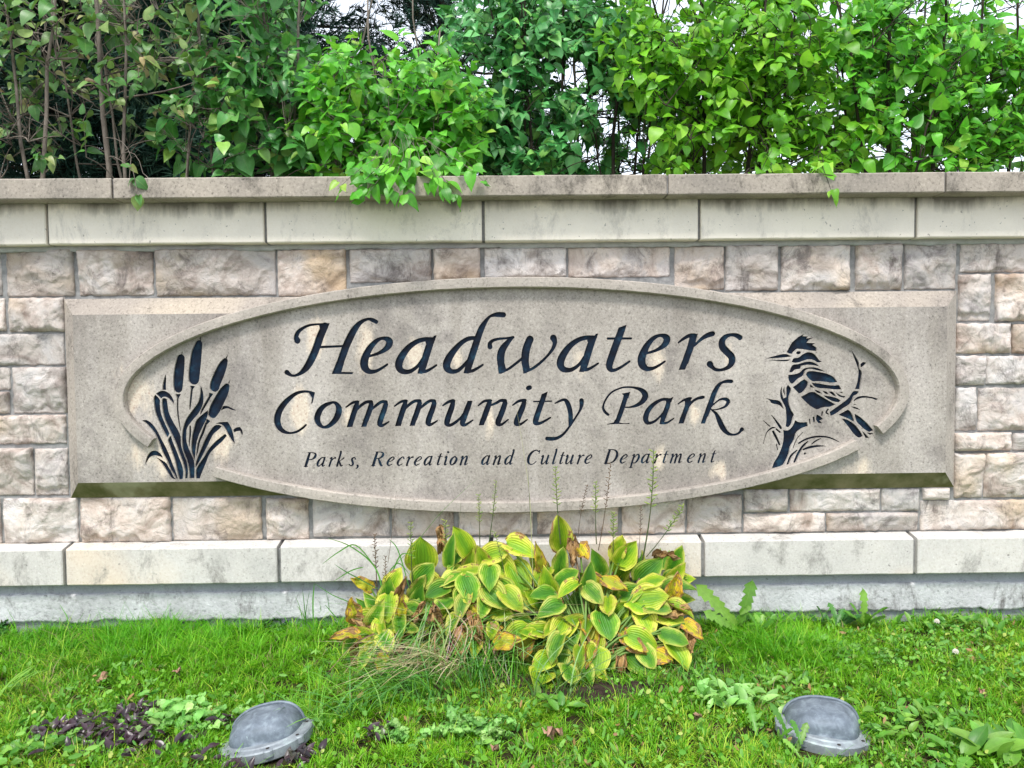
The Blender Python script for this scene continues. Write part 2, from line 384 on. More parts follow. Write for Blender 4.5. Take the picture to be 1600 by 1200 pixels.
# footing: parged band between two ragged cracks, raw concrete above and below
z1, z2 = zline(931, 909, -.04), zline(966, 958, -.04)
V, Fc = rough_sheet(XL, XR, -.12, Z_KB + .004, -.026, .05, .004, 9, res=.03, seed=4); child('footing', mesh('footing', V, Fc, M['foot2'], True), wall)
V, Fc = rough_sheet(XL, XR, z2, z1, -.040, .03, .0045, 8, res=.010, edge_lo=.013, edge_hi=.007, seed=12); child('parging', mesh('parging', V, Fc, M['foot'], True), wall)

# ---- rock-faced stones, corner by corner from the photograph (pixel rectangles on the wall plane)
R_ = [(-118, 388, -4, 462), (5, 388, 110, 462), (119, 389, 235, 461), (240, 388, 428, 461), (432, 389, 539, 462), (545, 388, 673, 440), (677, 387, 750, 440), (757, 386, 885, 432),
      (889, 385, 1048, 432), (1056, 384, 1133, 452), (1136, 382, 1218, 453), (1224, 382, 1331, 453), (1341, 380, 1413, 452), (1418, 379, 1498, 451), (1506, 378, 1680, 424),
      (-80, 466, 2, 517), (9, 465, 96, 518), (-60, 522, 95, 571), (-90, 575, 10, 610), (-60, 613, 9, 647), (15, 574, 99, 646), (-50, 650, 98, 695), (-40, 702, 47, 776), (50, 702, 101, 775),
      (-90, 780, -4, 852), (1, 780, 117, 851), (122, 778, 263, 849), (267, 779, 406, 846), (414, 780, 480, 845), (487, 780, 607, 840), (611, 785, 708, 839), (716, 785, 833, 838), (840, 785, 967, 836),
      (973, 780, 1072, 835), (1076, 775, 1161, 834), (1165, 766, 1233, 801), (1238, 766, 1379, 800), (1382, 765, 1440, 800), (1165, 804, 1292, 833), (1295, 803, 1438, 831), (1447, 763, 1487, 782),
      (1443, 783, 1660, 829), (1503, 428, 1552, 501), (1561, 427, 1640, 501), (1499, 505, 1584, 552), (1587, 506, 1680, 552), (1499, 556, 1544, 602), (1547, 556, 1640, 600), (1498, 606, 1530, 673),
      (1534, 606, 1660, 673), (1497, 677, 1585, 705), (1588, 677, 1690, 704), (1496, 709, 1540, 779), (1543, 708, 1650, 778)]
def rock_stone(x0, x1, z0, z1, seed):
    rd = random.Random(seed); W, H = x1 - x0, z1 - z0; res = .0068
    nx, nh = max(6, int(W / res)), max(5, int(H / res)); dep = rd.uniform(.018, .036)
    planes = [(rd.uniform(.75, 1.25) * dep, rd.uniform(-.16, .16), rd.uniform(-.2, .30)) for _ in range(4)]
    # chipped facets near the bottom and the ends
    for _ in range(rd.choice([3, 4, 6])):
        cx = rd.uniform(0, W); planes.append(('c', cx, rd.uniform(.5, 1.3), rd.uniform(.08, .26) * H, rd.uniform(.3, .9)))
    V = []; Fc = []
    def hgt(u, v):
        x, z = u * W, v * H
        wx = x + .02 * nz(x * 22, z * 22, seed); wz = z + .02 * nz(x * 22, z * 22, seed + 50)
        h = 9
        for q in planes:
            if q[0] == 'c':
                d = (wz - q[3] + .02 * nz(wx * 30, seed, 2)) * q[2] + abs(wx - q[1]) * .12 * q[4]
                if abs(wx - q[1]) < .07 + .05 * q[4]: h = min(h, dep + d)
            else: h = min(h, q[0] + q[1] * (wx - W / 2) + q[2] * (wz - H / 2) * .8)
        h += .005 * nz(x * 11, z * 11, seed + 9)
        t = nz(wx * 8 + 3, wz * 13, seed + 20) * 2.6; fl = math.floor(t); fr = t - fl
        h += .0062 * (fl + min(1, fr * 9)) * .8
        h += .0020 * nz(x * 38, z * 60, seed) + .0012 * nz(x * 110, z * 130, seed)
        return max(.002, min(h, .048))
    for j in range(nh + 1):
        for i in range(nx + 1):
            u, v = i / nx, j / nh
            e = min(u * W, (1 - u) * W, v * H, (1 - v) * H) * (1 + .6 * nz(u * W * 25, v * H * 25, seed + 70))
            h = hgt(u, v); k = min(1, e / .010)
            h = h * (.35 + .65 * (k ** .6))
            ju = .0045 * nz(v * H * 32, seed, 1 if u < .5 else 2); jv = .0045 * nz(u * W * 32, seed, 3 if v < .5 else 4)
            fu = (1 - 2 * u) ** 2; fv = (1 - 2 * v) ** 2
            V.append((x0 + u * W + ju * fu, -.008 - h, z0 + v * H + jv * fv))
    n1 = nx + 1
    for j in range(nh):
        for i in range(nx): a = j * n1 + i; Fc.append((a, a + 1, a + n1 + 1, a + n1))
    ring = [i for i in range(nx + 1)] + [j * n1 + nx for j in range(1, nh + 1)] + [nh * n1 + i for i in range(nx - 1, -1, -1)] + [j * n1 for j in range(nh - 1, 0, -1)]
    o = len(V); V += [(V[i][0], .012, V[i][2]) for i in ring]
    for k in range(len(ring)): k2 = (k + 1) % len(ring); Fc.append((ring[k], o + k, o + k2, ring[k2]))
    return V, Fc
def stone(x0, x1, z0, z1, seed):
    V, Fc = rock_stone(x0, x1, z0, z1, seed); child('rock_faced_stone', mesh('rock_faced_stone', V, Fc, M['rock'], True), wall)
for i, (a, b, c_, d_) in enumerate(R_):
    if c_ >= 1630: c_ = 1662
    if a <= -40: a = -118
    p0 = at(a, (b + d_) / 2, YS); p1 = at(c_, (b + d_) / 2, YS); zt = at((a + c_) / 2, b, YS)[2]; zb = at((a + c_) / 2, d_, YS)[2]
    stone(p0[0], p1[0], max(zb, Z_KT2 + .001), zt, 100 + i)
# the same kind of masonry goes on beyond both ends of the picture
for x0, x1 in ((XL, at(-122, 600, YS)[0]), (at(1665, 600, YS)[0], XR)):
    z = Z_KT2 + .004
    for hh in (.20, .22, .14, .12, .21, .13, .15, .2):
        zt = min(z + hh, Z_BB - .03)
        if zt - z < .06: break
        x = x0
        while x < x1 - .05:
            wd = min(random.uniform(.18, .42), x1 - x); wd = wd if x1 - x - wd > .1 else x1 - x
            stone(x, x + wd - .012, z, zt - .01, int(x * 977) + int(z * 71)); x += wd
        z = zt

# ============================================================ THE CARVED SIGN
YF = -.070                                               # face of the panel
sign = thing('park_sign', 'carved stone sign with navy lettering, cattails and a kingfisher in a raised oval ring', 'sign', (0, 0, 0))
# oval in wall coordinates
def ell(px_a, px_b, th, Y):                              # point on the oval, th from +x counter-clockwise as seen in the photo
    x = px_a * math.cos(th); y = px_b * math.sin(th)
    return at(799 + x, 617 - y - .0102 * x, Y)
p_tl, p_tr = at(114, 492.5, YF), at(1480, 478.5, YF); p_bl, p_br = at(121, 753.5, YF), at(1478, 739.5, YF)
fx0, fx1 = (p_tl[0] + p_bl[0]) / 2, (p_tr[0] + p_br[0]) / 2; fz1, fz0 = (p_tl[2] + p_tr[2]) / 2, (p_bl[2] + p_br[2]) / 2
q0, q1 = at(99, 468.5, -.02), at(1494.7, 453, -.02); q2, q3 = at(111, 775.5, -.02), at(1491, 763.5, -.02)
ox0, ox1 = (q0[0] + q2[0]) / 2, (q1[0] + q3[0]) / 2; oz1, oz0 = (q0[2] + q1[2]) / 2, (q2[2] + q3[2]) / 2
E_ = [ell(620.2, 183.8, 2 * math.pi * k / 480, YF) for k in range(480)]
ins = [fz0 <= e[2] <= fz1 for e in E_]
def arc(cond):
    idx = [k for k in range(480) if not ins[k] and cond(E_[k])]
    idx.sort(key=lambda k: E_[k][0]); return [E_[k] for k in idx]
topa = arc(lambda e: e[2] > fz1); bota = arc(lambda e: e[2] < fz0)
def crossx(z, left):
    for k in range(480):
        a, b = E_[k], E_[(k + 1) % 480]
        if (a[2] - z) * (b[2] - z) <= 0:
            x = a[0] + (b[0] - a[0]) * (z - a[2]) / (b[2] - a[2] + 1e-9)
            if (x < 0.06) == left: return x
topx = (crossx(fz1, True), crossx(fz1, False)); botx = (crossx(fz0, True), crossx(fz0, False))
outline = [(fx0, fz1), (topx[0], fz1)] + [(e[0], e[2]) for e in topa] + [(topx[1], fz1), (fx1, fz1), (fx1, fz0), (botx[1], fz0)] + [(e[0], e[2]) for e in reversed(bota)] + [(botx[0], fz0), (fx0, fz0)]

# ---------- glyph outlines: brush strokes (x, y, width) and filled polygons, in the pixels of enlarged photo details
def poly_smooth(P, sub=5):
    P = np.array(P, float); n = len(P); out = []
    T = np.zeros_like(P)
    for i in range(n):
        a, b, c = P[i - 1], P[i], P[(i + 1) % n]; u1, u2 = b - a, c - b
        l1, l2 = np.linalg.norm(u1) + 1e-9, np.linalg.norm(u2) + 1e-9
        cs = np.dot(u1, u2) / l1 / l2
        if cs > .55: T[i] = (u1 / l1 + u2 / l2) / 2
    for i in range(n):
        j = (i + 1) % n; L = np.linalg.norm(P[j] - P[i])
        for k in range(sub):
            t = k / sub; h00 = 2 * t ** 3 - 3 * t * t + 1; h10 = t ** 3 - 2 * t * t + t; h01 = -2 * t ** 3 + 3 * t * t; h11 = t ** 3 - t * t
            out.append(h00 * P[i] + h10 * L * T[i] + h01 * P[j] + h11 * L * T[j])
    return np.array(out)
def field(strokes, polys, X, Y):
    d = np.full(X.shape, 1e9)
    for S in strokes:
        S = catmull(S, 6) if len(S) > 1 else np.array([S[0], S[0]], float)
        for a, b in zip(S[:-1], S[1:]):
            ab = b[:2] - a[:2]; L2 = max((ab ** 2).sum(), 1e-9)
            t = np.clip(((X - a[0]) * ab[0] + (Y - a[1]) * ab[1]) / L2, 0, 1)
            dd = np.hypot(X - a[0] - t * ab[0], Y - a[1] - t * ab[1]) - (a[2] + (b[2] - a[2]) * t) / 2
            d = np.minimum(d, dd)
    for P in polys:
        n = len(P); dd = np.full(X.shape, 1e9); inside = np.zeros(X.shape, bool)
        for i in range(n):
            a, b = P[i], P[(i + 1) % n]; ab = b - a; L2 = max((ab ** 2).sum(), 1e-9)
            t = np.clip(((X - a[0]) * ab[0] + (Y - a[1]) * ab[1]) / L2, 0, 1)
            dd = np.minimum(dd, np.hypot(X - a[0] - t * ab[0], Y - a[1] - t * ab[1]))
            if a[1] != b[1]: inside ^= ((a[1] > Y) != (b[1] > Y)) & (X < (b[0] - a[0]) * (Y - a[1]) / (b[1] - a[1]) + a[0])
        d = np.minimum(d, np.where(inside, -dd, dd))
    return d
def contours(strokes, polys, step):
    allp = [np.array(S, float)[:, :2] for S in strokes] + list(polys); wmax = max([max(q[2] for q in S) for S in strokes] + [0])
    A = np.vstack(allp); lo = A.min(0) - wmax - 3 * step; hi = A.max(0) + wmax + 3 * step
    gx = np.arange(lo[0], hi[0] + step, step); gy = np.arange(lo[1], hi[1] + step, step)
    X, Y = np.meshgrid(gx, gy); D_ = field(strokes, polys, X, Y); D_[np.abs(D_) < 1e-6] = 1e-6
    sg = D_ < 0; cs = sg[:-1, :-1].astype(int) + sg[:-1, 1:] + sg[1:, :-1] + sg[1:, 1:]
    nxt = {}
    def ep(i1, j1, i2, j2):
        a, b = D_[j1, i1], D_[j2, i2]; t = a / (a - b); return (gx[i1] + t * (gx[i2] - gx[i1]), gy[j1] + t * (gy[j2] - gy[j1]))
    pts = {}
    for j, i in zip(*np.where((cs > 0) & (cs < 4))):
        c = [(i, j), (i + 1, j), (i + 1, j + 1), (i, j + 1)]; s4 = [sg[b, a] for a, b in c]; ins_, outs_ = [], []
        for k in range(4):
            k2 = (k + 1) % 4
            if s4[k] != s4[k2]:
                e = tuple(sorted((c[k], c[k2])))
                if e not in pts: pts[e] = ep(*c[k], *c[k2])
                (outs_ if s4[k] else ins_).append((k, e))
        for (k, e) in outs_:                                # walk with the inside on one hand
            m = min(ins_, key=lambda q: (q[0] - k) % 4) if len(ins_) > 1 else ins_[0]
            nxt[e] = m[1]
    loops = []; used = set()
    for e in list(nxt):
        if e in used: continue
        L = []; q = e
        while q in nxt and q not in used: used.add(q); L.append(pts[q]); q = nxt[q]
        if len(L) > 5: loops.append(np.array(L))
    return loops
def simplify(L, tol):
    n = len(L); keep = np.zeros(n, bool); a = 0; b = int(np.argmax(((L - L[0]) ** 2).sum(1))); keep[a] = keep[b] = True
    st = [(a, b), (b, n)]
    while st:
        i, j = st.pop()
        if j - i < 2: continue
        p, q = L[i], L[j % n]; d = q - p; Ln = np.hypot(*d) + 1e-12; sgm = L[i + 1:j]
        dist = np.abs((sgm[:, 0] - p[0]) * d[1] - (sgm[:, 1] - p[1]) * d[0]) / Ln
        k = int(np.argmax(dist))
        if dist[k] > tol: keep[i + 1 + k] = True; st += [(i, i + 1 + k), (i + 1 + k, j)]
    return L[keep]
HOLES = []
def carve(name, strokes, polys, scale, ox, oy, parent, depth=.010, step=None, label=None, smoothp=True, wk=1.0):
    """cut one incised shape: strokes/polys in detail pixels -> photo pixels -> points on the sign face"""
    S = [[(ox + x / scale, oy + y / scale, wd * wk / scale) for (x, y, wd) in s_] for s_ in strokes]
    P = [poly_smooth([(ox + x / scale, oy + y / scale) for (x, y) in q]) if smoothp else np.array([(ox + x / scale, oy + y / scale) for (x, y) in q]) for q in polys]
    loops = [simplify(L, .05) for L in contours(S, P, step or .4)]
    loops = [L for L in loops if len(L) >= 4]
    if not loops: return None
    V = []; Fc = []; W3 = []
    for L in loops:
        w3 = [at(x, y, YF) for x, y in L]; W3.append(np.array([(q[0], q[2]) for q in w3]))
        o = len(V); n = len(L)
        V += [(q[0], YF + .0002, q[2]) for q in w3] + [(q[0], YF + depth, q[2]) for q in w3]
        for k in range(n): k2 = (k + 1) % n; Fc.append((o + k, o + k2, o + n + k2, o + n + k))
        HOLES.append(W3[-1])
    pts2 = []; edges = []
    for w_ in W3:
        o = len(pts2); n = len(w_); pts2 += [Vector(q) for q in w_]; edges += [(o + k, o + (k + 1) % n) for k in range(n)]
    cv, ce, cf, *_ = delaunay_2d_cdt(pts2, edges, [], 0, 1e-6)
    o = len(V); nside = len(Fc); V += [(q[0], YF + depth, q[1]) for q in cv]
    cen = np.array([sum((cv[i] for i in f), Vector((0, 0))) / len(f) for f in cf]); par_ = inside_loops(cen, W3)
    for f, t in zip(cf, par_):
        if t: Fc.append(tuple(o + i for i in f))
    mm = mesh(name, V, Fc, M['navy']); mm.materials.append(M['panel']); mm.polygons.foreach_set('material_index', [1] * nside + [0] * (len(mm.polygons) - nside))
    return child(name, mm, parent, label=label)
def inside_loops(C, loops):
    par_ = np.zeros(len(C), bool)
    for L in loops:
        lo, hi = L.min(0), L.max(0); idx = np.where((C[:, 0] > lo[0]) & (C[:, 0] < hi[0]) & (C[:, 1] > lo[1]) & (C[:, 1] < hi[1]))[0]
        if not len(idx): continue
        q = C[idx]; ins2 = np.zeros(len(idx), bool)
        for a, b in zip(L, np.roll(L, -1, 0)):
            if a[1] != b[1]: ins2 ^= ((a[1] > q[:, 1]) != (b[1] > q[:, 1])) & (q[:, 0] < (b[0] - a[0]) * (q[:, 1] - a[1]) / (b[1] - a[1]) + a[0])
        par_[idx] ^= ins2
    return par_
def sh(g, dx, dy): return ([[(x + dx, y + dy, w_) for x, y, w_ in s_] for s_ in g[0]], [[(x + dx, y + dy) for x, y in q] for q in g[1]])
G_H = ([[(275, 418, 80), (262, 370, 62), (285, 312, 54), (345, 262, 40), (430, 225, 32), (540, 212, 26), (640, 212, 22)], [(620, 235, 90), (560, 370, 98), (520, 490, 98), (475, 600, 98), (425, 700, 92), (375, 770, 78), (310, 828, 48), (235, 856, 32), (185, 845, 44), (145, 815, 66)],
        [(520, 500, 32), (700, 493, 30), (860, 486, 28)], [(1262, 183, 52), (1215, 160, 52), (1160, 148, 36), (1090, 175, 48), (1030, 225, 68), (970, 310, 88), (920, 410, 94), (880, 500, 94), (845, 600, 94), (812, 690, 92)]],
       [[(545, 222), (600, 200), (682, 199), (655, 270), (560, 290)], [(765, 680), (862, 695), (828, 808), (975, 812), (966, 838), (703, 836)]])
G_e = ([[(1175, 612, 32), (1280, 580, 40), (1370, 530, 62), (1422, 470, 86), (1420, 415, 84), (1345, 388, 42), (1260, 425, 58), (1180, 515, 80), (1128, 620, 98), (1110, 700, 104), (1125, 765, 94), (1180, 805, 64), (1260, 798, 44), (1340, 757, 34), (1400, 715, 28)]], [])
G_a = ([[(540, 400, 46), (430, 402, 56), (330, 430, 62), (230, 500, 74), (150, 600, 90), (108, 690, 98), (108, 755, 90), (145, 798, 76), (220, 808, 58), (290, 778, 48), (350, 725, 42), (400, 650, 40)],
        [(515, 410, 72), (490, 470, 88), (460, 560, 92), (430, 660, 90), (408, 740, 86), (390, 790, 70)], [(370, 806, 44), (440, 802, 42), (510, 768, 34), (575, 725, 26)]],
       [[(430, 385), (530, 375), (545, 355), (578, 350), (540, 460), (440, 455)], [(365, 720), (335, 830), (395, 836), (445, 780)]])
G_d = ([[(1050, 385, 50), (980, 392, 56), (900, 435, 60), (820, 512, 72), (745, 612, 90), (705, 700, 98), (710, 765, 90), (760, 802, 64), (830, 797, 52), (890, 755, 46), (950, 690, 40), (990, 640, 30)],
        [(1412, 95, 68), (1350, 92, 66), (1290, 98, 46), (1238, 120, 34), (1195, 170, 50), (1145, 250, 74), (1108, 340, 82), (1080, 420, 86), (1048, 520, 88), (1015, 620, 88), (990, 700, 88), (968, 780, 76)], [(950, 805, 44), (1020, 797, 42), (1090, 762, 34), (1155, 720, 26)]],
       [[(940, 720), (912, 826), (975, 832), (1015, 770)]])
G_w = ([[(-35, 495, 64), (-35, 450, 50), (5, 415, 40), (80, 395, 34), (170, 388, 28), (255, 376, 36)], [(235, 385, 46), (185, 440, 64), (125, 520, 88), (100, 600, 96), (100, 690, 92), (108, 770, 72)],
        [(120, 808, 30), (200, 770, 34), (280, 710, 34), (350, 655, 34), (380, 620, 30)], [(465, 402, 94), (440, 460, 96), (415, 540, 100), (405, 620, 98), (405, 700, 92), (410, 765, 66)],
        [(410, 808, 30), (500, 765, 36), (600, 690, 36), (690, 600, 34), (750, 520, 44), (775, 450, 56), (765, 400, 74), (757, 384, 84)]],
       [[(58, 690), (72, 832), (105, 834), (175, 800), (165, 765), (145, 690)], [(362, 690), (382, 832), (412, 828), (485, 790), (465, 765), (450, 690)]])
G_t = ([[(10, 290, 88), (-25, 380, 92), (-70, 500, 94), (-105, 600, 94), (-135, 690, 92), (-142, 750, 80), (-115, 787, 54), (-60, 782, 42), (20, 740, 36), (110, 678, 30)], [(-162, 392, 30), (130, 390, 28)]], [[(-28, 255), (75, 218), (50, 310), (-50, 320)]])
G_r = ([[(725, 440, 26), (790, 392, 40), (860, 355, 48), (930, 345, 36)], [(905, 380, 90), (885, 460, 90), (860, 540, 88), (830, 620, 88), (812, 680, 86)], [(925, 480, 30), (985, 420, 40), (1050, 370, 56), (1110, 342, 66), (1150, 332, 66)]],
       [[(860, 400), (880, 345), (965, 333), (935, 460), (850, 480)], [(770, 660), (722, 785), (808, 782), (855, 670)]])
G_s = ([[(1492, 380, 68), (1450, 355, 60), (1380, 345, 42), (1310, 372, 64), (1267, 430, 84), (1275, 500, 92), (1330, 560, 92), (1385, 620, 92), (1390, 690, 86), (1350, 747, 60), (1270, 782, 40), (1190, 780, 44), (1142, 745, 56), (1115, 712, 84)]], [])
G_C = ([[(555, 197, 16), (510, 180, 30), (430, 175, 34), (330, 205, 46), (220, 295, 66), (140, 400, 80), (105, 510, 86), (118, 600, 80), (172, 668, 58), (260, 694, 32), (350, 676, 30), (420, 632, 30), (463, 592, 26)]], [[(578, 185), (545, 328), (527, 324), (538, 260), (495, 190), (520, 165)]])
G_o = ([[(800, 308, 32), (700, 348, 54), (632, 420, 74), (604, 510, 80), (625, 580, 66), (680, 620, 40), (750, 603, 52), (828, 530, 72), (870, 445, 82), (872, 375, 72), (840, 325, 50), (800, 308, 32)]], [])
G_m = ([[(965, 370, 20), (1040, 318, 32), (1100, 302, 36), (1122, 302, 24)], [(1103, 322, 52), (1085, 380, 70), (1060, 450, 70), (1035, 530, 70)], [(1090, 415, 22), (1150, 350, 38), (1220, 306, 40), (1280, 306, 50)], [(1280, 332, 60), (1262, 400, 68), (1238, 470, 68), (1215, 530, 68)],
        [(1280, 405, 22), (1345, 345, 38), (1410, 303, 40), (1462, 308, 52)], [(1462, 335, 62), (1443, 400, 68), (1412, 480, 70), (1390, 550, 72), (1388, 588, 62), (1420, 600, 38), (1500, 552, 20)]],
       [[(1000, 520), (970, 622), (1045, 620), (1072, 520)], [(1182, 520), (1153, 618), (1218, 617), (1250, 520)]])
G_u = ([[(735, 350, 22), (800, 307, 36), (860, 287, 38), (878, 290, 28)], [(862, 310, 56), (845, 380, 70), (815, 460, 72), (790, 540, 74), (788, 582, 60), (830, 595, 42), (900, 555, 38), (960, 500, 30), (1000, 440, 24)], [(1062, 330, 60), (1045, 380, 70), (1015, 460, 70), (990, 530, 72), (980, 582, 58), (1020, 590, 38), (1110, 532, 20)]],
       [[(1045, 288), (1108, 290), (1085, 370), (1015, 370)]])
G_n = ([[(1180, 350, 20), (1250, 297, 34), (1320, 287, 36), (1343, 287, 24)], [(1318, 312, 58), (1295, 380, 70), (1265, 460, 70), (1245, 520, 68)], [(1330, 350, 24), (1400, 320, 36), (1460, 287, 40), (1513, 292, 52)], [(1513, 320, 64), (1490, 390, 70), (1460, 470, 70), (1430, 540, 72), (1428, 580, 60), (1470, 587, 36), (1552, 525, 20)]],
       [[(1210, 505), (1182, 600), (1248, 598), (1280, 505)]])
G_i = ([[(170, 345, 20), (240, 297, 36), (310, 282, 38), (333, 282, 26)], [(313, 307, 54), (290, 380, 70), (250, 470, 74), (222, 540, 76), (218, 580, 58), (270, 582, 36), (350, 525, 20)], [(364, 131, 60), (380, 125, 60)]], [])
G_t2 = ([[(560, 235, 58), (540, 290, 66), (510, 370, 70), (482, 450, 72), (458, 530, 74), (458, 570, 58), (510, 572, 40), (580, 537, 32), (640, 502, 24)], [(432, 300, 20), (655, 295, 18)]], [[(530, 207), (608, 173), (590, 250), (515, 255)]])
G_y = ([[(700, 322, 18), (760, 292, 32), (815, 277, 38), (850, 310, 58), (878, 380, 62), (892, 460, 60), (892, 540, 56), (885, 600, 38)], [(1030, 287, 60), (1030, 340, 52), (1015, 400, 36), (975, 470, 28), (920, 555, 30), (860, 640, 32), (800, 710, 36), (730, 755, 44), (660, 767, 52), (600, 763, 52)]], [])
G_P = ([[(-155, 465, 32), (-200, 425, 36), (-220, 370, 30), (-190, 280, 26), (-120, 190, 26), (-20, 138, 24), (60, 120, 24), (160, 124, 28), (250, 152, 52), (300, 200, 76), (302, 255, 78), (255, 315, 60), (180, 355, 40), (100, 372, 20), (40, 372, 16)],
        [(68, 235, 60), (45, 300, 62), (20, 380, 64), (-8, 460, 64), (-38, 540, 60)]], [[(8, 200), (120, 178), (98, 262), (28, 250), (35, 222)], [(-72, 525), (-90, 560), (-175, 580), (-172, 588), (0, 582), (110, 582), (113, 566), (40, 572), (-20, 560), (0, 520)]])
G_a2 = ([[(590, 275, 40), (520, 275, 40), (430, 322, 52), (350, 402, 66), (315, 485, 72), (317, 540, 64), (350, 570, 44), (420, 550, 38), (480, 500, 30), (530, 440, 24)], [(600, 300, 58), (583, 370, 66), (552, 450, 68), (528, 520, 62), (515, 560, 42)], [(505, 572, 30), (580, 565, 32), (660, 512, 20)]],
        [[(560, 262), (625, 255), (662, 237), (635, 310), (565, 310)], [(497, 510), (482, 582), (520, 588), (560, 540)]])
G_r2 = ([[(718, 330, 18), (780, 287, 30), (850, 262, 36), (883, 257, 24)], [(850, 300, 62), (828, 370, 66), (798, 450, 66), (778, 505, 66)], [(850, 370, 22), (900, 300, 36), (960, 262, 38), (1010, 250, 44), (1033, 246, 40)]], [[(800, 300), (820, 262), (892, 248), (865, 340), (800, 370)], [(745, 490), (720, 577), (790, 576), (820, 490)]])
G_k = ([[(1385, 48, 48), (1330, 46, 46), (1270, 62, 36), (1222, 102, 54), (1172, 190, 68), (1137, 290, 70), (1102, 380, 70), (1070, 470, 66)], [(1135, 370, 18), (1180, 320, 22), (1250, 272, 30), (1320, 272, 46), (1345, 307, 52), (1310, 360, 38), (1240, 390, 24), (1180, 402, 16), (1130, 400, 14)],
        [(1140, 410, 18), (1190, 450, 42), (1230, 530, 64), (1272, 620, 70), (1330, 690, 50), (1400, 715, 30), (1470, 700, 34), (1508, 660, 46), (1515, 650, 58)]], [[(1038, 455), (998, 577), (1058, 577), (1102, 455)]])
BIG = [(G_H, 430, 480), (G_e, 430, 480), (G_a, 610, 480), (G_d, 610, 480), (G_w, 770, 480), (sh(G_a, 742, -22), 770, 480), (G_t, 970, 480), (sh(G_e, -850, -36), 970, 480), (G_r, 970, 480), (G_s, 970, 480),
       (G_C, 420, 590), (G_o, 420, 590), (G_m, 420, 590), (sh(G_m, 605, -12), 420, 590), (G_u, 600, 590), (G_n, 600, 590), (G_i, 780, 590), (G_t2, 780, 590), (G_y, 780, 590), (G_P, 970, 590), (G_a2, 970, 590), (G_r2, 970, 590), (G_k, 970, 590)]
for g, ox, oy in BIG: carve('letter', g[0], g[1], 8.0, ox, oy, sign, depth=.010, step=.45, smoothp=False)
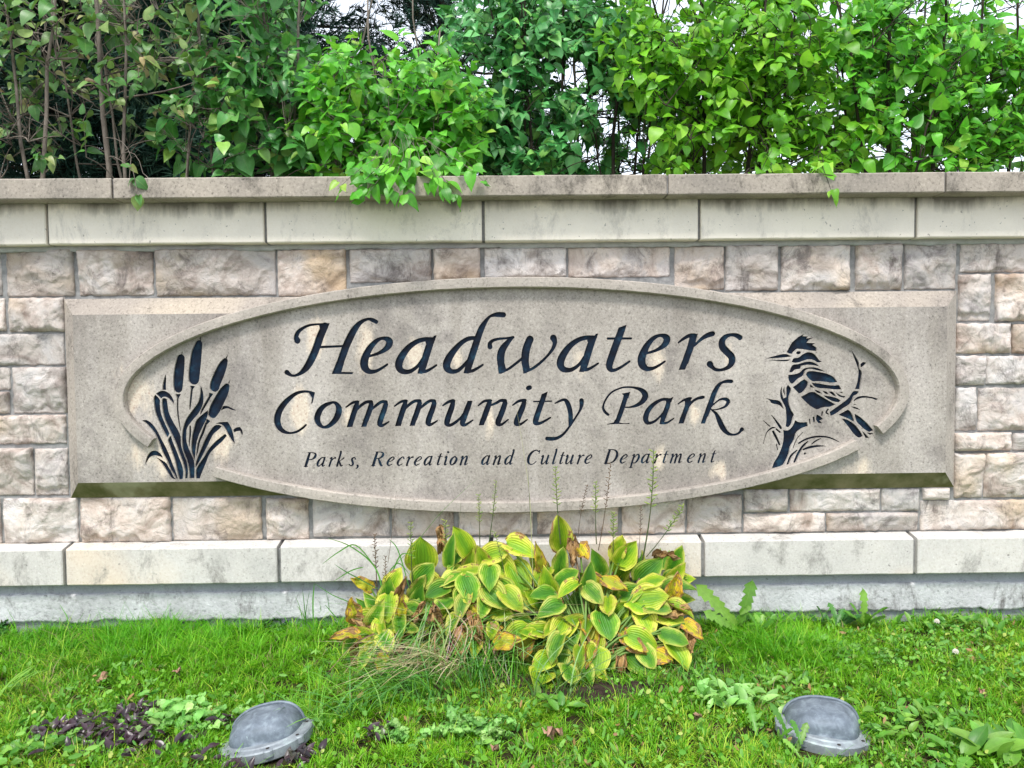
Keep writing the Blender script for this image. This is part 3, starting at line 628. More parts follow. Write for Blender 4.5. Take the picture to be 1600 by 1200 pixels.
# small italic line: strokes in letter units (x-height 1), sheared and set on the sloping baseline
h_, H_ = .065, .165
def up_(g): return g
T = {
 'a': [[(.60, .92, .10), (.36, .98, .08), (.12, .62, .15), (.10, .24, .16), (.24, .04, .10), (.46, .26, .07), (.60, .62, .06)], [(.62, .98, .13), (.60, .5, .14), (.59, .12, .13), (.68, .04, .08), (.80, .18, .05)]],
 'e': [[(.14, .42, .05), (.40, .55, .06), (.58, .80, .10), (.42, .98, .08), (.16, .70, .13), (.08, .30, .16), (.25, .04, .10), (.55, .20, .06)]],
 'c': [[(.56, .80, .12), (.42, .98, .07), (.15, .65, .14), (.09, .28, .16), (.26, .04, .10), (.55, .20, .06)]],
 'n': [[(-.02, .82, .05), (.08, .96, .08), (.14, .90, .12), (.12, .45, .14), (.10, .04, .14)], [(.13, .45, .05), (.34, .88, .07), (.50, .96, .12), (.55, .70, .14), (.52, .12, .14), (.60, .04, .07), (.74, .18, .05)]],
 'm': [[(-.02, .82, .05), (.08, .96, .08), (.14, .90, .12), (.12, .45, .14), (.10, .04, .14)], [(.13, .45, .05), (.34, .88, .07), (.47, .96, .12), (.51, .70, .14), (.49, .04, .14)], [(.52, .45, .05), (.73, .88, .07), (.87, .96, .12), (.91, .70, .14), (.89, .12, .14), (.97, .04, .07), (1.1, .18, .05)]],
 'u': [[(-.04, .80, .05), (.06, .96, .08), (.12, .88, .13), (.11, .40, .14), (.14, .08, .13), (.28, .05, .08), (.45, .30, .06), (.56, .6, .05)], [(.60, .95, .14), (.58, .4, .14), (.58, .10, .13), (.66, .04, .07), (.80, .18, .05)]],
 'r': [[(-.02, .82, .05), (.08, .96, .08), (.15, .90, .12), (.13, .45, .14), (.11, .04, .14)], [(.14, .45, .05), (.32, .86, .07), (.48, .93, .14)]],
 's': [[(.50, .78, .11), (.36, .96, .07), (.18, .80, .13), (.28, .52, .16), (.40, .24, .14), (.26, .04, .08), (.05, .20, .10)]],
 't': [[(.26, 1.32, .05), (.20, 1.15, .11), (.17, .6, .14), (.16, .15, .13), (.24, .04, .07), (.40, .18, .05)], [(.02, .94, .06), (.42, .95, .06)]],
 'i': [[(-.02, .80, .05), (.08, .95, .08), (.15, .90, .13), (.14, .4, .14), (.15, .10, .13), (.23, .04, .07), (.36, .18, .05)], [(.16, 1.42, .17), (.17, 1.42, .17)]],
 'o': [[(.38, .97, .08), (.15, .72, .14), (.09, .34, .16), (.26, .03, .08), (.52, .26, .15), (.60, .66, .16), (.38, .97, .08)]],
 'd': [[(.58, .90, .10), (.36, .98, .08), (.12, .62, .15), (.10, .24, .16), (.24, .04, .10), (.46, .26, .07), (.60, .62, .06)], [(.50, 1.55, .05), (.62, 1.58, .13), (.61, .9, .14), (.60, .5, .14), (.59, .12, .13), (.68, .04, .08), (.80, .18, .05)]],
 'k': [[(.02, 1.55, .05), (.14, 1.58, .13), (.13, .8, .14), (.11, .04, .14)], [(.14, .48, .05), (.34, .66, .05), (.56, .92, .10)], [(.24, .54, .06), (.36, .26, .15), (.50, .04, .10), (.64, .14, .05)]],
 'l': [[(.02, 1.55, .05), (.14, 1.58, .13), (.13, .8, .14), (.12, .12, .13), (.20, .04, .07), (.34, .18, .05)]],
 'p': [[(-.04, .82, .05), (.06, .95, .08), (.13, .90, .12), (.11, .3, .14), (.09, -.42, .13)], [(-.04, -.46, .06), (.26, -.46, .06)], [(.13, .45, .05), (.32, .88, .07), (.50, .97, .11), (.62, .70, .16), (.55, .28, .14), (.34, .04, .07), (.14, .10, .06)]],
 'P': [[(.22, 1.48, .16), (.19, .75, .19), (.17, .06, .19)], [(.02, .03, .06), (.36, .03, .06)], [(.06, 1.52, .06), (.5, 1.52, .07), (.80, 1.38, .14), (.82, 1.08, .18), (.62, .82, .10), (.26, .74, .06)]],
 'R': [[(.22, 1.48, .16), (.19, .75, .19), (.17, .06, .19)], [(.02, .03, .06), (.36, .03, .06)], [(.06, 1.52, .06), (.5, 1.52, .07), (.80, 1.38, .14), (.82, 1.12, .17), (.62, .86, .10), (.26, .80, .06)], [(.50, .80, .10), (.72, .42, .18), (.92, .08, .16), (1.06, .03, .06)]],
 'C': [[(1.02, 1.18, .06), (1.03, 1.50, .08), (.92, 1.42, .10), (.68, 1.55, .08), (.34, 1.34, .15), (.15, .84, .19), (.20, .32, .18), (.46, .02, .09), (.74, .06, .07), (.96, .34, .06)]],
 'D': [[(.22, 1.48, .16), (.19, .75, .19), (.17, .06, .19)], [(.02, .03, .06), (.5, .03, .07), (.88, .28, .13), (1.05, .78, .19), (.94, 1.26, .16), (.62, 1.50, .09), (.06, 1.52, .06)]],
 ',': [[(.06, .06, .17), (.10, -.10, .12), (-.02, -.28, .04)]],
}
SMALL = [('P', 474.5), ('a', 493.5), ('r', 512.5), ('k', 524.5), ('s', 544), (',', 557.5), ('R', 580), ('e', 603), ('c', 618.7), ('r', 633.5), ('e', 645.7), ('a', 660.7), ('t', 680.5), ('i', 692), ('o', 701), ('n', 717.5),
         ('a', 750.7), ('n', 769.3), ('d', 786.7), ('C', 820.8), ('u', 843.5), ('l', 861.5), ('t', 872), ('u', 881.8), ('r', 900.5), ('e', 912), ('D', 943.5), ('e', 967.3), ('p', 985.5), ('a', 1000.3), ('r', 1021), ('t', 1033.5), ('m', 1046), ('e', 1072.3), ('n', 1089.5), ('t', 1108.5)]
for ch, x0 in SMALL:
    yb = 729.3 - (x0 - 475) * .0102; U = 14.4
    st = [[(x0 + (x * 1.14 + .27 * y) * U, yb - y * U, w_ * U * 1.55) for x, y, w_ in s_] for s_ in T[ch]]
    carve('small_letter', st, [], 1.0, 0, 0, sign, depth=.004, step=.3)
# cattail carving
K = 9.23
def c5(q): return [(x, y + 1015) if len(e) == 2 else 0 for e in q for x, y in [e]]
cat = []
heads = [([[(575, 415, 118), (560, 520, 140), (545, 650, 150), (537, 780, 142), (537, 848, 128)], [(590, 372, 20), (597, 312, 6)]], []), ([[(835, 205, 105), (805, 330, 150), (785, 480, 165), (770, 620, 168), (765, 718, 155)], [(858, 155, 22), (865, 92, 8)]], []),
         ([[(1215, 450, 78), (1180, 520, 126), (1130, 640, 150), (1080, 760, 150), (1062, 828, 142)], [(1235, 405, 22), (1252, 372, 8)]], []), ([[(1240, 815, 78), (1195, 900, 138), (1130, 1020, 158), (1075, 1130, 164), (1035, 1212, 134)], [(1270, 770, 20), (1278, 737, 8)]], [])]
emb = child('cattail_carving', None, sign)
for g in heads: carve('seed_head', g[0], g[1], K, 220, 515, emb, smoothp=False)
for g in [([[(532, 975, 24), (530, 1150, 22), (545, 1290, 20), (572, 1455, 10)]], [[(500, 930), (580, 928), (545, 990), (520, 985)]]), ([[(735, 865, 28), (715, 1050, 26), (707, 1150, 14)]], [[(705, 808), (782, 815), (745, 870), (728, 865)]]), ([[(712, 1395, 22), (712, 1500, 26), (702, 1600, 20), (700, 1680, 10)]], []),
          ([[(985, 985, 34), (930, 1080, 34), (880, 1170, 26), (860, 1222, 10)]], [[(985, 910), (1048, 925), (1000, 990), (975, 980)]]), ([[(940, 1355, 30), (890, 1495, 34), (840, 1615, 28), (815, 1755, 20), (802, 1815, 8)]], [[(945, 1282), (1005, 1318), (950, 1375), (930, 1365)]])]:
    carve('stem', g[0], g[1], K, 220, 515, emb, smoothp=False, wk=1.1)
LV = [[(10, 295), (80, 290), (160, 340), (240, 450), (300, 570), (360, 680), (410, 790), (450, 900), (500, 1030), (535, 1140), (500, 1135), (430, 1010), (375, 880), (320, 780), (260, 620), (200, 490), (120, 390), (50, 320)],
 [(65, 945), (70, 870), (100, 790), (150, 740), (220, 732), (270, 760), (310, 810), (320, 848), (270, 820), (200, 800), (140, 820), (100, 870)],
 [(215, 820), (290, 860), (365, 910), (420, 1000), (490, 1100), (510, 1145), (450, 1140), (390, 1060), (320, 950), (260, 870)],
 [(185, -40), (208, -78), (275, -5), (275, 60), (290, 180), (340, 320), (400, 450), (412, 485), (378, 545), (340, 480), (270, 340), (210, 190), (188, 60)],
 [(435, 512), (460, 600), (510, 720), (560, 850), (600, 960), (612, 1080), (600, 1145), (555, 1148), (530, 1050), (490, 880), (440, 740), (400, 620), (388, 575)],
 [(305, 0), (310, -20), (340, -28), (375, -15), (385, 60), (405, 180), (470, 320), (540, 440), (575, 530), (580, 640), (620, 780), (665, 900), (680, 1020), (672, 1130), (637, 1135), (640, 1040), (612, 930), (560, 790), (500, 620), (430, 470), (350, 300), (310, 120)],
 [(215, -90), (260, -120), (320, -135), (390, -110), (450, -45), (475, 15), (478, 75), (440, 25), (380, -30), (330, -45), (285, -15)],
 [(360, -375), (366, -315), (362, -215), (365, -142), (308, -146), (315, -235), (335, -315)],
 [(862, -215), (895, -120), (905, -30), (895, 60), (840, 180), (740, 300), (670, 400), (655, 500), (665, 620), (710, 740), (760, 850), (775, 940), (772, 1130), (702, 1132), (697, 1020), (662, 880), (612, 740), (592, 580), (602, 430), (650, 280), (740, 150), (820, 40), (850, -60)],
 [(970, 145), (962, 230), (900, 370), (840, 500), (800, 640), (785, 780), (776, 880), (740, 780), (727, 650), (740, 500), (770, 380), (790, 310), (860, 230)],
 [(1070, 365), (1120, 358), (1170, 375), (1130, 420), (1050, 490), (990, 600), (930, 720), (860, 860), (790, 980), (787, 930), (820, 820), (870, 700), (930, 560), (1000, 440)],
 [(1215, 487), (1242, 515), (1180, 590), (1070, 690), (990, 780), (950, 880), (900, 1000), (860, 1100), (850, 1138), (797, 1135), (794, 1010), (832, 932), (902, 832), (982, 702), (1080, 592)],
 [(1075, 345), (1120, 325), (1200, 315), (1255, 315), (1300, 390), (1330, 480), (1350, 590), (1365, 645), (1310, 590), (1260, 510), (1220, 430), (1170, 365), (1120, 345)],
 [(1330, 430), (1380, 395), (1430, 390), (1465, 440), (1470, 515), (1450, 500), (1430, 450), (1390, 450), (1340, 470)],
 [(1150, 155), (1182, 90), (1240, 85), (1310, 115), (1380, 155), (1310, 145), (1240, 120)]]
for q in LV: carve('leaf', [], [q], K, 220, 625, emb, step=.4)
# kingfisher carving
B6 = [[(352, 322), (420, 200), (500, 130), (570, 93), (555, 122), (620, 125), (605, 150), (695, 138), (640, 165), (612, 205), (715, 210), (680, 232), (730, 265), (728, 308), (640, 300), (560, 285), (490, 280), (440, 320), (425, 345), (385, 340)],
 [(88, 403), (200, 370), (350, 345), (415, 378), (280, 392)], [(95, 418), (240, 420), (410, 412), (370, 432), (240, 432)],
 [(415, 445), (440, 400), (500, 390), (560, 345), (620, 322), (690, 340), (740, 390), (765, 425), (800, 437), (745, 452), (700, 425), (640, 410), (570, 430), (520, 448), (460, 455)],
 [(385, 575), (425, 485), (500, 470), (570, 448), (650, 440), (720, 465), (770, 503), (700, 487), (620, 480), (540, 495), (530, 530), (460, 545), (430, 572)],
 [(375, 605), (450, 598), (520, 573), (560, 533), (620, 514), (720, 515), (790, 540), (835, 565), (740, 550), (650, 530), (590, 550), (565, 615), (500, 657), (460, 697), (430, 722), (395, 700), (375, 650)],
 [(430, 760), (480, 725), (530, 685), (575, 660), (620, 690), (618, 740), (588, 790), (550, 828), (510, 842)],
 [(530, 880), (590, 850), (640, 822), (700, 822), (760, 858), (850, 910), (965, 975), (900, 1008), (850, 1008), (800, 1018), (745, 1038), (680, 1013), (610, 960)],
 [(595, 600), (610, 570), (650, 558), (760, 570), (870, 595), (950, 640), (990, 698), (920, 704), (850, 694), (760, 686), (680, 686), (620, 640)],
 [(665, 705), (760, 714), (860, 732), (960, 738), (1010, 733), (1043, 788), (960, 788), (860, 776), (770, 772), (700, 748)],
 [(648, 722), (700, 768), (645, 760)], [(700, 788), (760, 810), (790, 835), (740, 830)], [(800, 802), (860, 822), (880, 852), (830, 835)], [(880, 815), (930, 817), (975, 878), (920, 853)], [(960, 818), (1050, 868), (1090, 868), (1080, 890), (1010, 875)],
 [(810, 862), (900, 875), (1000, 905), (1030, 928), (1010, 950), (930, 935), (860, 900)], [(1000, 815), (1055, 820), (1050, 838)]]
B7 = {'branch': [[(890, 350), (960, 300), (1060, 230), (1130, 170), (1170, 110), (1190, 90), (1258, 92), (1240, 130), (1200, 150), (1170, 220), (1150, 250), (1060, 310), (980, 370), (905, 405)],
  [(1160, -430), (1220, -340), (1260, -260), (1265, -190), (1290, -160), (1292, -80), (1280, -10), (1270, 65), (1208, 65), (1235, -20), (1248, -100), (1250, -170), (1225, -250), (1195, -330)],
  [(1278, -200), (1275, -250), (1310, -275), (1352, -265), (1320, -225)], [(1185, 215), (1230, 165), (1300, 148), (1380, 155), (1440, 166), (1498, 185), (1480, 200), (1420, 182), (1340, 172), (1260, 187), (1200, 212)],
  [(350, 40), (370, 10), (410, 60), (380, 180), (385, 250), (420, 340), (445, 380), (430, 440), (410, 510), (380, 545), (340, 530), (350, 440), (345, 360), (340, 300), (300, 220), (275, 160), (275, 80), (300, 20), (296, 100), (315, 180), (348, 165), (350, 90)], [(308, 90), (325, 30), (335, 150)],
  [(80, 170), (150, 190), (270, 215), (300, 260), (320, 315), (260, 265), (160, 235), (140, 205)],
  [(310, 575), (370, 578), (430, 520), (460, 450), (500, 475), (610, 475), (620, 530), (560, 550), (480, 610), (450, 700), (400, 790), (380, 880), (340, 970), (310, 1015), (170, 1058), (190, 990), (250, 890), (300, 760), (315, 660)]],
 'tail_feather': [[(1000, 385), (1120, 318), (1158, 352), (1188, 420), (1200, 475), (1120, 430), (1040, 400)], [(1200, 370), (1270, 410), (1350, 480), (1440, 580), (1400, 600), (1330, 568), (1265, 510), (1228, 470)], [(1040, 430), (1100, 442), (1188, 493), (1238, 543), (1288, 612), (1308, 650), (1290, 668), (1250, 668), (1190, 620), (1130, 540)],
  [(1292, 585), (1340, 622), (1385, 675), (1340, 678), (1312, 620)], [(1350, 606), (1440, 614), (1400, 640)], [(1150, 280), (1220, 290), (1280, 325), (1200, 305)], [(1190, 245), (1240, 262), (1190, 260)]],
 'claw': [[(730, 380), (770, 400), (810, 440), (770, 460), (800, 492), (750, 490), (720, 440)]]}
emb2 = child('kingfisher_carving', None, sign)
for i, q in enumerate(B6): carve('feather_patch' if i not in (1, 2) else 'beak', [], [q], 8.0, 1185, 510, emb2, step=.4, smoothp=(i != 0))
carve('eye', [[(492, 330, 38), (512, 328, 40)]], [], 8.0, 1185, 510, emb2, step=.4)
for k, L in B7.items():
    for q in L: carve(k, [], [q], 8.0, 1185, 600, emb2, step=.4)
for S in [[(690, 420, 24), (697, 468, 24)], [(640, 440, 16), (645, 495, 16)], [(800, 350, 22), (795, 392, 20)], [(870, 320, 24), (850, 355, 24), (878, 378, 14)]]: carve('claw', [S], [], 8.0, 1185, 600, emb2, step=.35)
for S in [[(165, 390, 8), (220, 460, 22), (275, 540, 34), (290, 560, 14)], [(65, 460, 8), (145, 530, 14)], [(60, 750, 8), (100, 620, 14), (160, 555, 26), (210, 545, 14)], [(185, 595, 30), (230, 680, 30), (265, 760, 24)], [(225, 750, 12), (240, 825, 14)], [(225, 565, 20), (270, 602, 22)],
          [(510, 740, 28), (600, 690, 26), (720, 660, 26), (850, 662, 20), (940, 690, 16), (1010, 725, 8)], [(368, 1000, 30), (410, 900, 34), (480, 832, 20)], [(455, 975, 34), (500, 870, 38), (565, 770, 34), (620, 720, 14)], [(565, 818, 26), (650, 790, 34), (740, 777, 26), (820, 775, 12)], [(670, 750, 16), (720, 712, 24), (780, 682, 10)],
          [(435, 800, 14), (480, 690, 14), (560, 600, 8)], [(580, 872, 28), (586, 868, 28)]]:
    carve('reed', [S], [], 8.0, 1185, 600, emb2, step=.35)

# panel face with every incised shape cut out of it
pts2 = [Vector(q) for q in outline]; edges = [(k, (k + 1) % len(outline)) for k in range(len(outline))]
for L in HOLES:
    o = len(pts2); n = len(L); pts2 += [Vector(q) for q in L]; edges += [(o + k, o + (k + 1) % n) for k in range(n)]
cv, ce, cf, *_ = delaunay_2d_cdt(pts2, edges, [], 0, 1e-6)
cen = np.array([sum((cv[i] for i in f), Vector((0, 0))) / len(f) for f in cf])
keep = inside_loops(cen, [np.array(outline)]) & ~inside_loops(cen, HOLES)
V = [(q[0], YF, q[1]) for q in cv]; Fc = [tuple(f) for f, k in zip(cf, keep) if k]
n0 = len(V); V += [(x, YF, z) for x, z in outline] + [(x, .01, z) for x, z in outline]; n = len(outline)
def seg_is_straight(k):
    a, b = outline[k], outline[(k + 1) % n]; return abs(a[0] - b[0]) < 1e-7 or (abs(a[1] - b[1]) < 1e-7 and (abs(a[1] - fz1) < 1e-6 or abs(a[1] - fz0) < 1e-6))
for k in range(n):
    if not seg_is_straight(k): k2 = (k + 1) % n; Fc.append((n0 + k, n0 + n + k, n0 + n + k2, n0 + k2))
m = mesh('panel', V, Fc, M['panel'])
child('panel', m, sign)
# sloping border of the panel (bottom slope is green with moss), cut where the oval covers it
def strip(name, pa, pb, qa, qb, mat, parts=24):
    V = []; Fc = []
    for i in range(parts + 1):
        t = i / parts; a = Vector(pa).lerp(Vector(pb), t); b = Vector(qa).lerp(Vector(qb), t)
        a.y += 0; V += [a, b, Vector((b.x, .012, b.z))]
    for i in range(parts):
        o = i * 3; Fc += [(o, o + 3, o + 4, o + 1), (o + 1, o + 4, o + 5, o + 2)]
    child(name, mesh(name, V, Fc, mat), sign)
Yo = -.018
A1, A2, A3, A4 = (fx0, YF, fz1), (fx1, YF, fz1), (fx1, YF, fz0), (fx0, YF, fz0); O1, O2, O3, O4 = (ox0, Yo, oz1), (ox1, Yo, oz1), (ox1, Yo, oz0), (ox0, Yo, oz0)
M['edge'] = concrete('sloped_edge_stone', (.40, .35, .30), (.32, .28, .245), (.13, .115, .10), .9, 1.0, 90, None, .0015, (.56, .47, .36))
strip('sloped_edge', A1, A2, O1, O2, M['edge']); strip('sloped_edge', A4, A1, O4, O1, M['edge']); strip('sloped_edge', A2, A3, O2, O3, M['ring'])
strip('sloped_edge', A3, A4, O3, O4, M['moss'])
# raised ring, broken twice
def ringmesh(th0, th1, N, wob):
    V = []; Fc = []; hw = 8.4; yb, yf = YF + .004, YF - .036
    prof = [(-1, yb), (-1, yf + .008), (-.82, yf), (0, yf - .001), (.82, yf), (1, yf + .008), (1, yb)]
    for i in range(N + 1):
        th = th0 + (th1 - th0) * i / N
        # widen away from the centre line along the normal of the oval
        nx_, ny_ = math.cos(th) / 612, math.sin(th) / 175.5; L = math.hypot(nx_, ny_); nx_, ny_ = nx_ / L, ny_ / L
        for s_, yy in prof:
            wv = s_ * hw + wob * nz(th * 40, s_ * 3, yy * 20)
            x = 613.5 * math.cos(th) + nx_ * wv; y = 176 * math.sin(th) + ny_ * wv
            q = at(799 + x, 617 - y - .0102 * x, YF - .03); V.append((q[0], yy + (.0012 * nz(q[0] * 30, q[2] * 30, s_) if yy < yb - .01 else 0), q[2]))
    k = len(prof)
    for i in range(N):
        for j in range(k - 1): a = i * k + j; Fc.append((a, a + k, a + k + 1, a + 1))
    Fc.append(tuple(range(k))); Fc.append(tuple(N * k + j for j in reversed(range(k))))
    return V, Fc
tha = math.pi + math.asin(.395)                       # lower left end of the long upper arc
V, Fc = ringmesh(-math.asin(.345), tha, 320, .5); child('raised_ring', mesh('raised_ring', V, Fc, M['ring'], False), sign)
V, Fc = ringmesh(math.pi + math.asin(.655), 2 * math.pi - math.asin(.47), 200, .5); child('raised_ring', mesh('raised_ring', V, Fc, M['ring'], False), sign)

# ============================================================ SHRUBS AND TREES BEHIND THE WALL
def leaf_geo(L=1.0, W=.74, fold=.16, droop=.22, wav=.0, tip=.16, seed=0):
    """heart-shaped lilac leaf in local space: base at origin, tip along +x, width along y, upper side +z"""
    prof = [(0.0, .0), (-.05, .20), (-.01, .36), (.10, .46), (.24, .50), (.40, .47), (.56, .385), (.72, .25), (.84, .135), (.93, .055), (1.0, 0.0)]
    V = []; UV = []; Fc = []
    for x, hw in prof:
        z = -droop * max(0, x) ** 2
        for sgn in (-1, 0, 1):
            zz = z + (fold * hw if sgn else 0) + (wav * math.sin(7 * x + sgn * 2 + seed) if sgn else 0)
            V.append((x * L, sgn * hw * W, zz * L)); UV.append((.5 + sgn * .5, max(x, 0)))
    for i in range(len(prof) - 1):
        a = i * 3
        for b in (0, 1):
            Fc.append((a + b, a + b + 1, a + b + 4, a + b + 3))
    return np.array(V), np.array(Fc), np.array(UV)
LG = [leaf_geo(1, .70, .05, .62, .07, seed=9), leaf_geo(1, .86, -.12, .10, .06, seed=11), leaf_geo(1, .74, .16, .22, .02, seed=1), leaf_geo(1, .80, .10, .34, .03, seed=2), leaf_geo(1, .64, .26, .12, .02, seed=4), leaf_geo(1, .70, .34, .42, .04, seed=5)]
LG = [(v, np.array([(q[0], q[1], q[2], q[3]) for q in f]), uv) for v, f, uv in LG]
def basis(xa, nrm):
    xa = Vector(xa).normalized(); nrm = Vector(nrm); y = nrm.cross(xa)
    if y.length < 1e-4: y = Vector((0, 1, 0)).cross(xa)
    y.normalize(); z = xa.cross(y); return Matrix((xa, y, z)).transposed()
GAPS = [(895, 112, 34), (940, 150, 18), (955, 190, 34), (1005, 232, 36), (925, 245, 26), (985, 262, 30), (1035, 5, 26), (1150, 78, 14), (1315, 105, 20), (1372, 235, 20), (1416, 208, 18), (1302, 18, 18), (1440, 14, 26), (1585, 22, 32), (1540, 170, 14), (1165, 235, 14),
        (755, 112, 22), (760, 60, 16), (532, 4, 24), (325, 145, 12), (588, 30, 14), (605, 165, 8), (900, 215, 20), (1045, 15, 16), (1480, 60, 14), (1510, 5, 20), (1225, 150, 12), (1090, 150, 10), (850, 95, 10)]
_g = random.Random(99)
GAPS += [(_g.uniform(720, 1600), _g.uniform(0, 262), _g.uniform(5, 12)) for _ in range(75)] + [(_g.uniform(860, 1060), _g.uniform(90, 262), _g.uniform(6, 12)) for _ in range(10)] + [(_g.uniform(1080, 1560), _g.uniform(225, 265), _g.uniform(7, 14)) for _ in range(18)]
def in_gap(px, py):
    return any((px - x) ** 2 + (py - y) ** 2 < (r_ * .8) ** 2 for x, y, r_ in GAPS)
def proj(P):
    d = RM.transposed() @ (Vector(P) - CAM); return 800 + F * d[0] / d[1], 600 - F * d[2] / d[1], d[1]
leafmeshes = {}
def shrub(name, label, blobs, nsprig, yr, stems, mats, lscale, seed, barkm, pairs=(3, 5), lightness=0, extra=(), back=0.0, twig_r=.0022, gapk=1.0, part_max=260, group=None, bare=0.0):
    """multi-stemmed shrub: stems from the ground, twigs to sprigs, paired heart-shaped leaves"""
    rd = random.Random(seed); matO, matM = mats
    bx = sum(s_[0] for s_ in stems) / len(stems); root = thing(name, label, 'tree' if 'tree' in name else 'shrub', (bx, sum(s_[1] for s_ in stems) / len(stems), 0), group)
    stem_paths = []
    for (sx, sy, tx, ty, tz, r0) in stems:
        pts = []; ph = rd.uniform(0, 6)
        for k in range(15):
            t = k / 14; pts.append(Vector((sx + (tx - sx) * t ** 1.4 + .035 * math.sin(ph + t * 9) * t + .012 * math.sin(t * 31 + ph), sy + (ty - sy) * t ** 1.3 + .03 * math.cos(ph + t * 8) * t, tz * t)))
        V, Fc = tube(pts, [r0 * (1 - .75 * k / 14) for k in range(15)], 7); child('stem', mesh('stem', V, Fc, barkm, True), root); stem_paths.append(pts)
    allp = [(p, i, k) for i, S in enumerate(stem_paths) for k, p in enumerate(S) if p.z > 1.0]
    tw = MB(); leaves = []
    def sprig(c, outd, npair, sc_, base=None, thin=1.0):
        outd = Vector(outd).normalized()
        L = .05 * npair + .04
        b = Vector(c) - outd * L * .5
        if base is None:
            q = min(allp, key=lambda a: (a[0] - b).length + (.25 if a[0].z > b.z else 0) + rd.uniform(0, .18))[0]
        else: q = Vector(base)
        mid = q.lerp(b, .55) + Vector((rd.uniform(-.05, .05), rd.uniform(-.05, .05), rd.uniform(-.02, .09)))
        path = [q * (1 - t) ** 2 + mid * 2 * t * (1 - t) + b * t * t for t in (0, .25, .5, .75, 1)]
        endp = [b + outd * L * t + Vector((0, 0, -.03 * t * t)) for t in (.33, .66, 1)]
        ln = min(.55, (q - b).length)
        V, Fc = tube(path + endp, [twig_r * thin * (1 + 2.2 * ln * thin) * (1 - .1 * k) for k in range(5)] + [twig_r * .7, twig_r * .55, twig_r * .3], 4); tw.add(V, Fc)
        if base is None: allp.append((b.copy(), 0, 0))
        side = outd.cross(Vector((0, 0, 1)));  side = side.normalized() if side.length > .1 else Vector((1, 0, 0))
        up2 = side.cross(outd)
        if base is None and rd.random() < bare:
            for _b in range(3):
                e_ = (outd + Vector((rd.uniform(-.9, .9), rd.uniform(-.6, .6), rd.uniform(-.2, .9)))).normalized(); V, Fc = tube([b, b + e_ * .07, b + e_ * .15 + Vector((0, 0, .02))], [twig_r * .9, twig_r * .7, twig_r * .3], 4); tw.add(V, Fc)
            return
        for k in range(npair):
            t = (k + .6) / npair; p = b + outd * L * t + Vector((0, 0, -.03 * t * t)); d0 = side if k % 2 == 0 else up2
            rot = Quaternion(outd, rd.uniform(-.5, .5))
            for sg_ in (-1, 1):
                if rd.random() > .93: continue
                dirv = (rot @ (d0 * sg_)) * .75 + outd * .35 + Vector((rd.uniform(-.25, .25), rd.uniform(-.35, .05), -rd.uniform(.15, .75)))
                nrm = Vector((rd.uniform(-.5, .5), -.62 + rd.uniform(-.35, .45), .72 + rd.uniform(-.3, .2)))
                size = lscale * sc_ * rd.uniform(.50, 1.22) * (.8 if t > .85 else 1)
                leaves.append((p + dirv.normalized() * size * .12, dirv, nrm, size))
        if rd.random() < .8:
            leaves.append((b + outd * L, outd + Vector((0, -.2, -.3)), Vector((rd.uniform(-.4, .4), -.6, .7)), lscale * sc_ * .7))
    tot = sum(b[4] for b in blobs); made = 0; tries = 0
    while made < nsprig and tries < nsprig * 8:
        tries += 1; q = rd.uniform(0, tot)
        for (cx, cy, rx, ry, wt) in blobs:
            q -= wt
            if q <= 0: break
        a = rd.uniform(0, 2 * math.pi); rr = math.sqrt(rd.random()); px, py = cx + rx * rr * math.cos(a), cy + ry * rr * math.sin(a)
        if in_gap(px, py) and rd.random() < gapk: continue
        Yc = rd.uniform(*yr); c = at(px, py, Yc)
        if c.z < 1.25: continue
        if Yc < .36 and c.z < Z_CT + .02: continue
        od = Vector((math.cos(a) * .6 + rd.uniform(-.4, .4), rd.uniform(-.9, .15), rd.uniform(-.25, .8)))
        sprig(c, od, rd.randint(*pairs), 1.0); made += 1
    for (px, py, Yc, ox_, oz_, n_, sc_, bpx, bpy, bY) in extra:
        c = at(px, py, Yc); sprig(c, (ox_, -.35, oz_), n_, sc_, at(bpx, bpy, bY), .45)
    # leaves that would cut through the coping are dropped; gaps of sky are kept
    ok = []
    for p, d_, n_, s_ in leaves:
        tip = p + Vector(d_).normalized() * s_
        bad = False
        for q in (p, tip):
            if YC - .005 < q.y < .44 and q.z < Z_CT + .004: bad = True
            if q.y >= .44 and q.z < 1.2: bad = True
        x_, y_, dep = proj(p.lerp(tip, .5))
        if bad: continue
        if any((x_ - x) ** 2 + (y_ - y) ** 2 < (r_ * .7) ** 2 for x, y, r_ in GAPS) and rd.random() < gapk * .85: continue
        ok.append((p, d_, n_, s_, dep, x_, y_))
    # the leaves that show largest are parts, the rest one mass
    def vis(o): return (0 if (-40 < o[5] < 1640 and -60 < o[6] < 320) else 50) + o[4] - 1.5 * o[3]
    ok.sort(key=vis); parts, rest = ok[:part_max], ok[part_max:]
    key = matO.name
    if key not in leafmeshes:
        leafmeshes[key] = []
        for v, f, uv in LG:
            m = np_mesh('leaf', v, f, 4, matO, True, uv=uv); leafmeshes[key].append(m)
    for p, d_, n_, s_, *_ in parts:
        B = basis(d_, n_).to_4x4(); child('leaf', leafmeshes[key][rd.randrange(6)], root, Matrix.Translation(p) @ B @ Matrix.Scale(s_, 4))
    if rest:
        VV, FF, UU, CC = [], [], [], []; o = 0
        for p, d_, n_, s_, *_ in rest:
            v, f, uv = LG[rd.randrange(6)]; B = np.array(basis(d_, n_)); VV.append((v * s_) @ B.T + np.array(p)); FF.append(f + o); UU.append(uv); o += len(v)
            CC.append(np.tile([rd.random(), rd.random(), rd.random()], (len(v), 1)))
        m = np_mesh('foliage', np.vstack(VV), np.vstack(FF), 4, matM, True, np.vstack(CC), np.vstack(UU)); child('foliage', m, root, kind='stuff')
